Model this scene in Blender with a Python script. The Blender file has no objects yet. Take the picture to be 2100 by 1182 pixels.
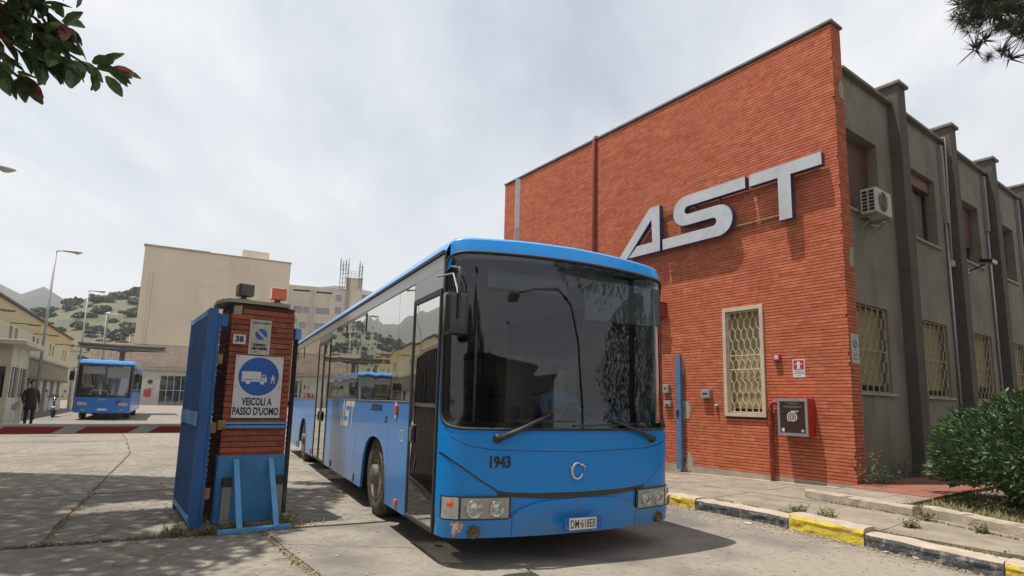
import bpy, math, random
from mathutils import Vector, Matrix, noise
R = math.radians
rnd = random.Random(7)
C = bpy.context.scene.collection
sc = bpy.context.scene

# ---------------------------------------------------------------- camera, light, exposure
cam_d = bpy.data.cameras.new('camera')
cam = bpy.data.objects.new('camera', cam_d); C.objects.link(cam)
pit, rol = 0.14174, 0.024388
F = Vector((0, math.cos(pit), math.sin(pit))); R0 = Vector((1, 0, 0)); U0 = R0.cross(F)
RR = R0*math.cos(rol) + U0*math.sin(rol); UU = -R0*math.sin(rol) + U0*math.cos(rol)
m3 = Matrix((RR, UU, -F)).transposed()
cam.matrix_world = Matrix.Translation((0, 0, 1.4)) @ m3.to_4x4()
cam_d.sensor_width = 36; cam_d.lens = 1179.84/2100*36; cam_d.shift_y = 67.1/2100
cam_d.clip_start = 0.05; cam_d.clip_end = 5000
sc.camera = cam
sc.view_settings.view_transform = 'Standard'; sc.view_settings.look = 'None'
sc.view_settings.exposure = 0.30; sc.view_settings.gamma = 1
try: sc.view_settings.use_curve_mapping = False
except Exception: pass

SUN = Vector((0.285, 0.035, -1.0)).normalized()      # direction the light travels
sun_d = bpy.data.lights.new('sun', 'SUN'); sun_d.energy = 5.0; sun_d.angle = R(0.6); sun_d.color = (1.0, 0.95, 0.86)
sun = bpy.data.objects.new('sun', sun_d); C.objects.link(sun)
sun.rotation_euler = SUN.to_track_quat('-Z', 'Y').to_euler(); sun.location = (-10, 0, 40)

w = bpy.data.worlds.new('World'); sc.world = w; w.use_nodes = True
nt = w.node_tree; N = nt.nodes; L = nt.links; N.clear()
out = N.new('ShaderNodeOutputWorld'); bg = N.new('ShaderNodeBackground'); bg.inputs['Strength'].default_value = 0.1
sky = N.new('ShaderNodeTexSky'); sky.sky_type = 'NISHITA'; sky.sun_disc = False
sky.sun_elevation = R(74); sky.sun_rotation = math.atan2(-SUN.x, -SUN.y)
sky.air_density = 1.2; sky.dust_density = 2.0
tc = N.new('ShaderNodeTexCoord'); sp = N.new('ShaderNodeSeparateXYZ'); L.new(tc.outputs['Generated'], sp.inputs[0])
def mth(op, a, b=None, c=None, clamp=False):
    n = N.new('ShaderNodeMath'); n.operation = op; n.use_clamp = clamp
    for i, v in enumerate((a, b, c)):
        if v is None: continue
        if isinstance(v, (int, float)): n.inputs[i].default_value = v
        else: L.new(v, n.inputs[i])
    return n.outputs[0]
den = mth('ADD', mth('MAXIMUM', sp.outputs[2], 0.0), 0.22)
cb = N.new('ShaderNodeCombineXYZ'); L.new(mth('DIVIDE', sp.outputs[0], den), cb.inputs[0]); L.new(mth('DIVIDE', sp.outputs[1], den), cb.inputs[1])
n1 = N.new('ShaderNodeTexNoise'); n1.inputs['Scale'].default_value = 0.8; n1.inputs['Detail'].default_value = 7; n1.inputs['Roughness'].default_value = 0.6
n1.inputs['Distortion'].default_value = 0.4
mp = N.new('ShaderNodeMapping'); mp.inputs['Location'].default_value = (0.9, 3.4, 0); mp.inputs['Scale'].default_value = (1, 0.62, 1); mp.inputs['Rotation'].default_value = (0, 0, R(20))
L.new(cb.outputs[0], mp.inputs[0]); L.new(mp.outputs[0], n1.inputs[0])
n2 = N.new('ShaderNodeTexNoise'); n2.inputs['Scale'].default_value = 2.6; n2.inputs['Detail'].default_value = 8; L.new(mp.outputs[0], n2.inputs[0])
cr = N.new('ShaderNodeValToRGB'); cr.color_ramp.elements[0].position = 0.36; cr.color_ramp.elements[1].position = 0.60
cr.color_ramp.elements[0].color = (0.42, 0.42, 0.42, 1); cr.color_ramp.elements[1].color = (1, 1, 1, 1)
L.new(n1.outputs[0], cr.inputs[0])
cc = N.new('ShaderNodeValToRGB'); cc.color_ramp.elements[0].position = 0.3; cc.color_ramp.elements[1].position = 0.7
cc.color_ramp.elements[0].color = (5.9, 6.15, 6.6, 1); cc.color_ramp.elements[1].color = (8.2, 8.25, 8.3, 1)
L.new(n2.outputs[0], cc.inputs[0])
mx = N.new('ShaderNodeMix'); mx.data_type = 'RGBA'
L.new(cr.outputs[0], mx.inputs[0]); L.new(sky.outputs[0], mx.inputs[6]); L.new(cc.outputs[0], mx.inputs[7])
# the low sky is thicker cloud and haze
hz = mth('SUBTRACT', 1.0, mth('MULTIPLY', mth('MAXIMUM', sp.outputs[2], 0.0), 2.3), clamp=True)
mx2 = N.new('ShaderNodeMix'); mx2.data_type = 'RGBA'; L.new(mth('MULTIPLY', hz, 0.75), mx2.inputs[0])
L.new(mx.outputs[2], mx2.inputs[6]); mx2.inputs[7].default_value = (7.75, 7.8, 7.85, 1)
L.new(mx2.outputs[2], bg.inputs[0]); L.new(bg.outputs[0], out.inputs[0])

# ---------------------------------------------------------------- materials
def rgb(c): return (c[0], c[1], c[2], 1)
def mat(name, col, rough=0.7, col2=None, scale=6, amt=0.5, bump=0.0, bscale=40, metal=0, spec=0.5, coat=0, rand=0.0, streak=None, detail=6, contrast=(0.35, 0.65), stretch=(1, 1, 1), dirt=None, trans=0.0, sss=0, grime=None, spots=None):
    m = bpy.data.materials.new(name); m.use_nodes = True
    nt = m.node_tree; N = nt.nodes; L = nt.links
    b = N['Principled BSDF']
    b.inputs['Roughness'].default_value = rough; b.inputs['Metallic'].default_value = metal
    b.inputs['Specular IOR Level'].default_value = spec; b.inputs['Coat Weight'].default_value = coat; b.inputs['Coat Roughness'].default_value = 0.08
    tcn = N.new('ShaderNodeTexCoord'); mpn = N.new('ShaderNodeMapping'); mpn.inputs['Scale'].default_value = stretch
    L.new(tcn.outputs['Object'], mpn.inputs[0])
    cur = None
    rg = N.new('ShaderNodeRGB'); rg.outputs[0].default_value = rgb(col); cur = rg.outputs[0]
    def mixc(fac, a, bcol, mode='MIX'):
        x = N.new('ShaderNodeMix'); x.data_type = 'RGBA'; x.blend_type = mode
        if isinstance(fac, float): x.inputs[0].default_value = fac
        else: L.new(fac, x.inputs[0])
        L.new(a, x.inputs[6])
        if isinstance(bcol, tuple): x.inputs[7].default_value = rgb(bcol)
        else: L.new(bcol, x.inputs[7])
        return x.outputs[2]
    if col2 is not None:
        n = N.new('ShaderNodeTexNoise'); n.inputs['Scale'].default_value = scale; n.inputs['Detail'].default_value = detail; n.inputs['Roughness'].default_value = 0.62
        L.new(mpn.outputs[0], n.inputs[0])
        r = N.new('ShaderNodeValToRGB'); r.color_ramp.elements[0].position = contrast[0]; r.color_ramp.elements[1].position = contrast[1]
        r.color_ramp.elements[1].color = (amt*1.0, amt*1.0, amt*1.0, 1)
        L.new(n.outputs[0], r.inputs[0]); cur = mixc(r.outputs[0], cur, col2)
    if dirt is not None:    # (colour, scale, lo, hi, amount, stretch)
        n = N.new('ShaderNodeTexNoise'); n.inputs['Scale'].default_value = dirt[1]; n.inputs['Detail'].default_value = 9; n.inputs['Roughness'].default_value = 0.7
        mp2 = N.new('ShaderNodeMapping'); mp2.inputs['Scale'].default_value = dirt[5] if len(dirt) > 5 else (1, 1, 1); mp2.inputs['Location'].default_value = (3.1, 7.7, 1.3)
        L.new(tcn.outputs['Object'], mp2.inputs[0]); L.new(mp2.outputs[0], n.inputs[0])
        r = N.new('ShaderNodeValToRGB'); r.color_ramp.elements[0].position = dirt[2]; r.color_ramp.elements[1].position = dirt[3]
        r.color_ramp.elements[1].color = (dirt[4],)*3 + (1,)
        L.new(n.outputs[0], r.inputs[0]); cur = mixc(r.outputs[0], cur, dirt[0])
    if spots:
        for sc_, lo_, col_ in spots:
            n = N.new('ShaderNodeTexNoise'); n.inputs['Scale'].default_value = sc_; n.inputs['Detail'].default_value = 6; n.inputs['Roughness'].default_value = .55; n.inputs['Distortion'].default_value = .6
            mp3 = N.new('ShaderNodeMapping'); mp3.inputs['Location'].default_value = (sc_*3.3, 5.1, 0); L.new(tcn.outputs['Object'], mp3.inputs[0]); L.new(mp3.outputs[0], n.inputs[0])
            r = N.new('ShaderNodeValToRGB'); r.color_ramp.elements[0].position = lo_; r.color_ramp.elements[1].position = lo_+.05; r.color_ramp.elements[1].color = (.62, .62, .62, 1)
            L.new(n.outputs[0], r.inputs[0]); cur = mixc(r.outputs[0], cur, col_)
    if grime:     # road dirt thrown up on the lowest part of the bodywork
        sx_ = N.new('ShaderNodeSeparateXYZ'); L.new(tcn.outputs['Object'], sx_.inputs[0])
        mr_ = N.new('ShaderNodeMapRange'); mr_.inputs['From Min'].default_value = grime[1]; mr_.inputs['From Max'].default_value = grime[0]; L.new(sx_.outputs[2], mr_.inputs[0])
        n = N.new('ShaderNodeTexNoise'); n.inputs['Scale'].default_value = 5; n.inputs['Detail'].default_value = 10; n.inputs['Roughness'].default_value = .75; L.new(tcn.outputs['Object'], n.inputs[0])
        r = N.new('ShaderNodeValToRGB'); r.color_ramp.elements[0].position = .38; r.color_ramp.elements[1].position = .68; L.new(n.outputs[0], r.inputs[0])
        ml_ = N.new('ShaderNodeMath'); ml_.operation = 'MULTIPLY'; L.new(mr_.outputs[0], ml_.inputs[0]); L.new(r.outputs[0], ml_.inputs[1])
        m2_ = N.new('ShaderNodeMath'); m2_.operation = 'MULTIPLY'; m2_.inputs[1].default_value = .75; L.new(ml_.outputs[0], m2_.inputs[0])
        cur = mixc(m2_.outputs[0], cur, (0.13, 0.115, 0.10))
    if rand:
        g = N.new('ShaderNodeNewGeometry'); oi = N.new('ShaderNodeObjectInfo')
        a = N.new('ShaderNodeMath'); a.operation = 'ADD'; L.new(g.outputs['Random Per Island'], a.inputs[0]); L.new(oi.outputs['Random'], a.inputs[1])
        f = N.new('ShaderNodeMath'); f.operation = 'FRACT'; L.new(a.outputs[0], f.inputs[0])
        hs = N.new('ShaderNodeHueSaturation')
        mr = N.new('ShaderNodeMapRange'); mr.inputs['To Min'].default_value = 1-rand; mr.inputs['To Max'].default_value = 1+rand
        L.new(f.outputs[0], mr.inputs[0]); L.new(mr.outputs[0], hs.inputs['Value'])
        mr2 = N.new('ShaderNodeMapRange'); mr2.inputs['To Min'].default_value = 0.5-rand*0.03; mr2.inputs['To Max'].default_value = 0.5+rand*0.03
        ml = N.new('ShaderNodeMath'); ml.operation = 'MULTIPLY'; ml.inputs[1].default_value = 7.13; L.new(f.outputs[0], ml.inputs[0])
        fr = N.new('ShaderNodeMath'); fr.operation = 'FRACT'; L.new(ml.outputs[0], fr.inputs[0]); L.new(fr.outputs[0], mr2.inputs[0]); L.new(mr2.outputs[0], hs.inputs['Hue'])
        L.new(cur, hs.inputs['Color']); cur = hs.outputs[0]
    L.new(cur, b.inputs['Base Color'])
    if bump:
        n = N.new('ShaderNodeTexNoise'); n.inputs['Scale'].default_value = bscale; n.inputs['Detail'].default_value = 5
        L.new(mpn.outputs[0], n.inputs[0])
        bp = N.new('ShaderNodeBump'); bp.inputs['Strength'].default_value = bump; bp.inputs['Distance'].default_value = 0.01
        L.new(n.outputs[0], bp.inputs['Height']); L.new(bp.outputs[0], b.inputs['Normal'])
    if trans:
        tr = N.new('ShaderNodeBsdfTranslucent'); L.new(cur, tr.inputs[0])
        ms = N.new('ShaderNodeMixShader'); ms.inputs[0].default_value = trans
        L.new(b.outputs[0], ms.inputs[1]); L.new(tr.outputs[0], ms.inputs[2])
        L.new(ms.outputs[0], N['Material Output'].inputs[0])
    return m
def glass(name, tint, ior=1.5, rough=0.01, base=0.0, wav=0.0, refl=(0.95, 0.97, 1)):
    m = bpy.data.materials.new(name); m.use_nodes = True
    nt = m.node_tree; N = nt.nodes; L = nt.links; N.clear()
    o = N.new('ShaderNodeOutputMaterial'); t = N.new('ShaderNodeBsdfTransparent'); t.inputs[0].default_value = rgb(tint)
    g = N.new('ShaderNodeBsdfGlossy'); g.inputs['Roughness'].default_value = rough; g.inputs[0].default_value = rgb(refl)
    fr = N.new('ShaderNodeFresnel'); fr.inputs[0].default_value = ior
    a = N.new('ShaderNodeMath'); a.operation = 'ADD'; a.inputs[1].default_value = base; a.use_clamp = True
    L.new(fr.outputs[0], a.inputs[0])
    mx = N.new('ShaderNodeMixShader'); L.new(a.outputs[0], mx.inputs[0]); L.new(t.outputs[0], mx.inputs[1]); L.new(g.outputs[0], mx.inputs[2])
    if wav:
        n = N.new('ShaderNodeTexNoise'); n.inputs['Scale'].default_value = 1.3; n.inputs['Detail'].default_value = 1
        tcn = N.new('ShaderNodeTexCoord'); L.new(tcn.outputs['Object'], n.inputs[0])
        bp = N.new('ShaderNodeBump'); bp.inputs['Strength'].default_value = wav; bp.inputs['Distance'].default_value = 0.02
        L.new(n.outputs[0], bp.inputs['Height']); L.new(bp.outputs[0], g.inputs['Normal'])
    L.new(mx.outputs[0], o.inputs[0])
    return m

M = {}
M['concrete'] = mat('concrete', (0.25, 0.22, 0.18), 0.95, (0.13, 0.114, 0.094), 6.5, 0.9, 1.0, 45, detail=15, contrast=(0.42, 0.66), dirt=((0.115, 0.097, 0.078), 1.0, 0.47, 0.66, 0.65), rand=0.04, spots=((3.1, .64, (.075, .065, .055)), (11, .68, (.07, .06, .05)), (1.7, .66, (.36, .33, .28)), (26, .69, (.40, .37, .32))))
M['road'] = mat('road', (0.26, 0.226, 0.182), 0.95, (0.12, 0.112, 0.102), 0.55, 0.9, 1.0, 70, detail=15, contrast=(0.47, 0.62), dirt=((0.12, 0.10, 0.085), 14, 0.5, 0.68, 0.6), spots=((2.4, .66, (.08, .075, .07)), (13, .69, (.07, .065, .06)), (30, .69, (.38, .35, .30))))
M['dirt'] = mat('dirt', (0.11, 0.085, 0.055), 0.95, (0.18, 0.15, 0.11), 9, 0.8, 1.0, 50)
M['earth'] = mat('earth', (0.22, 0.19, 0.15), 0.95, (0.16, 0.15, 0.10), 0.05, 0.9, 0.3, 1)
M['pave'] = mat('pavement_concrete', (0.275, 0.232, 0.178), 0.9, (0.15, 0.126, 0.098), 3.2, 0.85, 1.0, 50, detail=10, dirt=((0.12, 0.10, 0.08), 3.0, 0.52, 0.72, 0.55), rand=0.04)
M['kerb'] = mat('kerb_stone', (0.42, 0.345, 0.27), 0.9, (0.26, 0.215, 0.17), 5, 0.8, 0.8, 45, detail=9)
M['kerb_yellow'] = mat('kerb_yellow_paint', (0.62, 0.46, 0.03), 0.75, (0.32, 0.28, 0.2), 14, 0.9, 1.0, 60, contrast=(0.5, 0.66))
M['kerb_dark'] = mat('kerb_black_paint', (0.055, 0.06, 0.068), 0.75, (0.28, 0.25, 0.21), 17, 0.85, 1.0, 60, contrast=(0.5, 0.68))
M['red_pave'] = mat('red_paving', (0.26, 0.085, 0.05), 0.85, (0.18, 0.08, 0.055), 3, 0.8, 0.3, 60)
M['brick'] = mat('red_brick', (0.47, 0.112, 0.052), 0.85, (0.55, 0.20, 0.115), 7, 0.7, 0.6, 90, rand=0.13, spec=0.15, dirt=((0.30, 0.07, 0.035), 0.8, 0.5, 0.75, 0.55))
M['mortar'] = mat('mortar', (0.07, 0.030, 0.020), 0.95, (0.08, 0.035, 0.025), 8, 0.7, 0.4, 80)
M['brick_old'] = mat('pillar_brick', (0.36, 0.085, 0.036), 0.85, (0.22, 0.06, 0.035), 9, 0.8, 0.9, 60, rand=0.22, dirt=((0.09, 0.06, 0.045), 3, 0.5, 0.72, 0.6))
M['plinth'] = mat('stone_plinth', (0.38, 0.33, 0.26), 0.85, (0.25, 0.21, 0.165), 4, 0.8, 0.4, 60)
M['render'] = mat('grey_render', (0.25, 0.22, 0.168), 0.92, (0.17, 0.15, 0.112), 1.3, 0.8, 0.6, 60, detail=9, dirt=((0.09, 0.08, 0.065), 1.6, 0.52, 0.75, 0.7, (1, 1, .35)))
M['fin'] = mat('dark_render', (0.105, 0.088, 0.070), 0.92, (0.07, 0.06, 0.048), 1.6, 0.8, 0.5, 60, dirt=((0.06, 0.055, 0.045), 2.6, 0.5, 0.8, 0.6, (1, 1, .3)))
M['coping'] = mat('coping_stone', (0.22, 0.20, 0.175), 0.85, (0.10, 0.095, 0.085), 5, 0.8, 0.4, 60)
M['marble'] = mat('window_surround', (0.52, 0.44, 0.33), 0.6, (0.40, 0.32, 0.23), 4, 0.7, 0.1, 60)
M['grille'] = mat('grille_paint', (0.66, 0.60, 0.44), 0.5, (0.42, 0.33, 0.2), 12, 0.6)
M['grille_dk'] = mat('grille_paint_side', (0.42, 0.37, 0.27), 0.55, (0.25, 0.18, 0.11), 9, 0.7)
M['shutter_tan'] = mat('tan_shutter', (0.36, 0.27, 0.13), 0.6, (0.26, 0.20, 0.10), 5, 0.6)
M['shutter_red'] = mat('brown_shutter', (0.17, 0.055, 0.035), 0.6, (0.10, 0.04, 0.03), 5, 0.7)
M['dark'] = mat('dark_interior', (0.015, 0.014, 0.013), 0.8)
M['curtain'] = mat('curtain', (0.16, 0.15, 0.13), 0.9, (0.08, 0.08, 0.07), 8, 0.8, stretch=(6, 6, .3))
M['win_frame'] = mat('window_frame_dark', (0.06, 0.045, 0.035), 0.5)
M['sign_face'] = mat('letter_face', (0.50, 0.505, 0.515), 0.42, (0.36, 0.365, 0.375), 2.4, 0.7, dirt=((0.30, 0.30, 0.31), 2, 0.58, 0.75, 0.5, (1, 1, .25)))
M['sign_side'] = mat('letter_side_blue', (0.035, 0.06, 0.17), 0.45, (0.02, 0.035, 0.10), 5, 0.6)
M['rust'] = mat('rusty_rail', (0.30, 0.19, 0.07), 0.8, (0.17, 0.08, 0.03), 12, 0.8, 0.3)
M['post_blue'] = mat('worn_post_blue', (0.08, 0.17, 0.31), 0.6, (0.05, 0.11, 0.22), 4, 0.8, 0.2, 40, dirt=((0.16, 0.14, 0.12), 9, 0.55, 0.76, 0.6))
M['red_pipe'] = mat('red_paint_dull', (0.28, 0.04, 0.028), 0.55, (0.20, 0.03, 0.022), 5, 0.7)
M['red'] = mat('red_gloss', (0.44, 0.012, 0.016), 0.35, (0.32, 0.012, 0.016), 6, 0.7, coat=0.3)
M['white'] = mat('white_enamel', (0.62, 0.61, 0.57), 0.4, (0.50, 0.48, 0.43), 7, 0.6)
M['white_dirty'] = mat('dirty_white', (0.50, 0.47, 0.41), 0.6, (0.30, 0.26, 0.21), 11, 0.7, dirt=((0.25, 0.17, 0.11), 16, 0.56, 0.72, 0.5))
M['black'] = mat('black_print', (0.012, 0.012, 0.013), 0.5)
M['sign_blue'] = mat('sign_blue', (0.008, 0.085, 0.36), 0.4, (0.012, 0.10, 0.36), 8, 0.5)
M['magenta'] = mat('sign_red', (0.40, 0.02, 0.065), 0.4)
M['alu'] = mat('aluminium', (0.42, 0.42, 0.43), 0.4, (0.33, 0.33, 0.34), 8, 0.5, metal=0.6)
M['steel'] = mat('chrome', (0.62, 0.63, 0.64), 0.18, metal=1.0)
M['galv'] = mat('galvanised', (0.30, 0.31, 0.31), 0.5, (0.22, 0.23, 0.23), 6, 0.7, metal=0.4)
M['plastic_grey'] = mat('grey_plastic', (0.27, 0.26, 0.245), 0.55, (0.20, 0.195, 0.18), 9, 0.6)
M['plastic_white'] = mat('aged_white_plastic', (0.50, 0.48, 0.42), 0.5, (0.38, 0.35, 0.29), 9, 0.7)
M['blue_gate'] = mat('gate_blue', (0.014, 0.105, 0.31), 0.5, (0.010, 0.065, 0.20), 3, 0.85, 0.25, 30, dirt=((0.10, 0.09, 0.07), 7, 0.6, 0.78, 0.55, (1, 1, .4)))
M['blue_light'] = mat('light_blue_paint', (0.10, 0.32, 0.60), 0.5, (0.06, 0.22, 0.46), 4, 0.8, 0.2, 40, dirt=((0.22, 0.17, 0.12), 9, 0.62, 0.76, 0.7))
M['blue_plate'] = mat('plate_blue_worn', (0.04, 0.23, 0.46), 0.55, (0.03, 0.15, 0.33), 2.6, 0.85, 0.25, 30, dirt=((0.07, 0.10, 0.12), 5, 0.5, 0.78, 0.65, (1, 1, .35)))
M['bus_blue'] = mat('bus_blue_paint', (0.002, 0.195, 0.57), 0.38, (0.003, 0.21, 0.55), 1.5, 0.7, 0.0, spec=0.3, coat=0.3, dirt=((0.035, 0.17, 0.42), 3.2, 0.5, 0.85, 0.55), grime=(0.24, 0.62))
M['bus_blue_side'] = mat('bus_blue_side_paint', (0.018, 0.195, 0.56), 0.36, (0.045, 0.215, 0.52), 1.2, 0.7, 0.14, 1.3, spec=0.4, coat=0.35, dirt=((0.16, 0.22, 0.36), 2.2, 0.46, 0.85, 0.55, (1, 1, .5)), grime=(0.24, 0.75))
M['bus_roof'] = mat('bus_roof_faded_sunlit', (0.05, 0.29, 0.72), 0.35, (0.08, 0.33, 0.72), 2, 0.6, coat=0.5)  # faded body blue, also lightened in colour for the sun on upward faces
M['bus_grey'] = mat('bus_grey_band', (0.17, 0.165, 0.155), 0.28, (0.14, 0.135, 0.13), 2, 0.6, coat=0.4)
M['bus_black'] = mat('bus_black', (0.012, 0.012, 0.013), 0.22, coat=0.5)
M['rubber'] = mat('black_rubber', (0.022, 0.021, 0.020), 0.6, (0.05, 0.045, 0.04), 9, 0.6)
M['tyre'] = mat('tyre_rubber', (0.030, 0.027, 0.024), 0.85, (0.11, 0.088, 0.066), 6, 0.8, 0.5, 50)
M['rim'] = mat('dusty_rim', (0.17, 0.145, 0.12), 0.6, (0.08, 0.065, 0.055), 7, 0.8, 0.2, metal=0.3)
M['under'] = mat('chassis_black', (0.012, 0.011, 0.010), 0.9)
M['interior'] = mat('bus_interior_grey', (0.22, 0.23, 0.235), 0.7, (0.16, 0.17, 0.175), 4, 0.6)
M['seat'] = mat('bus_seat_fabric', (0.10, 0.13, 0.20), 0.9, (0.03, 0.035, 0.05), 14, 0.7)
M['dash'] = mat('dashboard', (0.10, 0.105, 0.10), 0.6, (0.03, 0.03, 0.03), 6, 0.6)
M['glass_front'] = glass('windscreen_glass', (0.66, 0.71, 0.71), 1.5, 0.012, 0.02)
M['glass_side'] = glass('side_glass_tinted', (0.20, 0.21, 0.20), 1.55, 0.012, 0.06, 0.25, (0.74, 0.74, 0.70))
M['glass_far'] = glass('window_glass', (0.10, 0.11, 0.12), 1.6, 0.02, 0.15)
M['lamp_clear'] = mat('lamp_lens_clear', (0.38, 0.38, 0.36), 0.22, (0.55, 0.55, 0.52), 30, 0.6, 0.3, 80, metal=0.3, coat=0.8)
M['lamp_grey'] = mat('lamp_housing_grey', (0.29, 0.28, 0.245), 0.3, coat=0.6)
M['lens'] = mat('reflector', (0.62, 0.63, 0.62), 0.14, (0.15, 0.15, 0.15), 26, 0.8, 0.7, 40, metal=0.9)
M['amber'] = mat('amber_lens', (0.66, 0.13, 0.012), 0.3, (0.50, 0.07, 0.01), 16, 0.6, coat=0.7)
M['amber_dark'] = mat('smoked_lamp', (0.035, 0.028, 0.015), 0.3, (0.07, 0.055, 0.02), 8, 0.7, coat=0.6)
M['red_lens'] = mat('red_lens', (0.38, 0.02, 0.015), 0.3, coat=0.5)
M['leaf'] = mat('ficus_leaf', (0.060, 0.100, 0.030), 0.35, (0.03, 0.06, 0.018), 9, 0.7, rand=0.35, trans=0.25, coat=0.2)
M['leaf_red'] = mat('ficus_leaf_red', (0.26, 0.06, 0.03), 0.4, (0.12, 0.07, 0.03), 9, 0.6, rand=0.3, trans=0.3)
M['bark'] = mat('bark', (0.11, 0.085, 0.06), 0.95, (0.05, 0.04, 0.03), 6, 0.8, 0.8, 20)
M['needle'] = mat('pine_needles', (0.045, 0.070, 0.025), 0.6, (0.025, 0.04, 0.016), 4, 0.6, rand=0.4)
M['hedge'] = mat('hedge_leaf', (0.060, 0.110, 0.032), 0.48, (0.030, 0.065, 0.018), 2.5, 0.7, rand=0.4, trans=0.15, coat=0.15)
M['weed'] = mat('weed_leaf', (0.13, 0.16, 0.045), 0.7, (0.22, 0.16, 0.07), 5, 0.8, rand=0.35, trans=0.2)
M['dry'] = mat('dry_grass', (0.28, 0.20, 0.10), 0.8, (0.16, 0.12, 0.06), 6, 0.7, rand=0.3)
M['shrub'] = mat('hill_shrub', (0.065, 0.080, 0.040), 0.85, (0.042, 0.056, 0.028), 0.4, 0.7, rand=0.3)
M['hill'] = mat('hillside', (0.105, 0.085, 0.052), 0.95, (0.055, 0.06, 0.032), 0.045, 0.95, 0.6, 0.5, detail=12, contrast=(0.42, 0.6), dirt=((0.09, 0.10, 0.05), 0.16, 0.5, 0.62, 0.8))
M['mountain'] = mat('mountain_rock', (0.075, 0.072, 0.060), 0.95, (0.045, 0.052, 0.038), 0.02, 0.9, 1.0, 0.08, detail=14)
M['beige'] = mat('beige_render', (0.64, 0.525, 0.40), 0.9, (0.56, 0.46, 0.345), 0.22, 0.8, 0.1, 3, detail=10, dirt=((0.28, 0.225, 0.165), 0.35, 0.55, 0.8, 0.45, (1, 1, .3)))
M['beige_block'] = mat('pierced_block', (0.62, 0.49, 0.39), 0.9, (0.50, 0.39, 0.31), 1.0, 0.7, rand=0.12)
M['cream'] = mat('cream_render', (0.62, 0.55, 0.46), 0.9, (0.52, 0.45, 0.37), 0.35, 0.8, dirt=((0.26, 0.21, 0.16), 0.8, 0.56, 0.78, 0.5, (1, 1, .25)))
M['yellow'] = mat('yellow_render', (0.56, 0.43, 0.21), 0.9, (0.50, 0.39, 0.20), 0.3, 0.7, dirt=((0.36, 0.29, 0.16), 0.5, 0.56, 0.8, 0.4, (1, 1, .3)))
M['yellow_pale'] = mat('pale_cream_render', (0.60, 0.52, 0.36), 0.9, (0.50, 0.43, 0.29), 0.4, 0.7)
M['olive'] = mat('corrugated_cladding', (0.27, 0.25, 0.17), 0.8, (0.20, 0.185, 0.13), 0.9, 0.8, dirt=((0.13, 0.12, 0.08), 0.9, 0.5, 0.8, 0.5, (1, 1, .2)))
M['garage_white'] = mat('garage_white', (0.52, 0.50, 0.45), 0.85, (0.36, 0.33, 0.28), 0.7, 0.7)
M['roof_dark'] = mat('roof_edge', (0.12, 0.085, 0.06), 0.8)
M['steel_dark'] = mat('canopy_steel', (0.20, 0.165, 0.125), 0.7, (0.12, 0.095, 0.075), 1.5, 0.8)
M['booth'] = mat('booth_panel', (0.48, 0.45, 0.38), 0.6, (0.37, 0.335, 0.275), 1.6, 0.7)
M['barrier_red'] = mat('barrier_red', (0.30, 0.02, 0.025), 0.4)
M['barrier_white'] = mat('barrier_white', (0.46, 0.43, 0.38), 0.5, (0.36, 0.33, 0.29), 3, 0.6)
M['suit'] = mat('dark_suit', (0.016, 0.015, 0.018), 0.85)
M['skin'] = mat('skin', (0.38, 0.17, 0.11), 0.6)
M['hair'] = mat('hair', (0.03, 0.02, 0.015), 0.7)
M['shirt'] = mat('blue_shirt', (0.10, 0.22, 0.38), 0.85)
M['scooter_white'] = mat('scooter_silver', (0.80, 0.80, 0.78), 0.3, coat=0.6)
M['bus2_blue'] = mat('parked_bus_blue', (0.015, 0.16, 0.55), 0.35, (0.02, 0.14, 0.45), 1.2, 0.7, coat=0.4)
M['blind'] = mat('windscreen_blind', (0.22, 0.23, 0.22), 0.8)
M['scrape'] = mat('scraped_paint', (0.60, 0.50, 0.42), 0.8, (0.36, 0.16, 0.09), 30, 0.9, contrast=(0.45, 0.55))
M['cabinet_print'] = mat('cabinet_print', (0.045, 0.022, 0.014), 0.25, (0.07, 0.035, 0.02), 4, 0.7, stretch=(1, 1, 5), coat=0.5)
M['orange_wall'] = mat('tan_wall', (0.40, 0.30, 0.20), 0.9, (0.30, 0.24, 0.17), 0.5, 0.7)
M['litter'] = mat('litter_paper', (0.55, 0.53, 0.5), 0.8)

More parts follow.
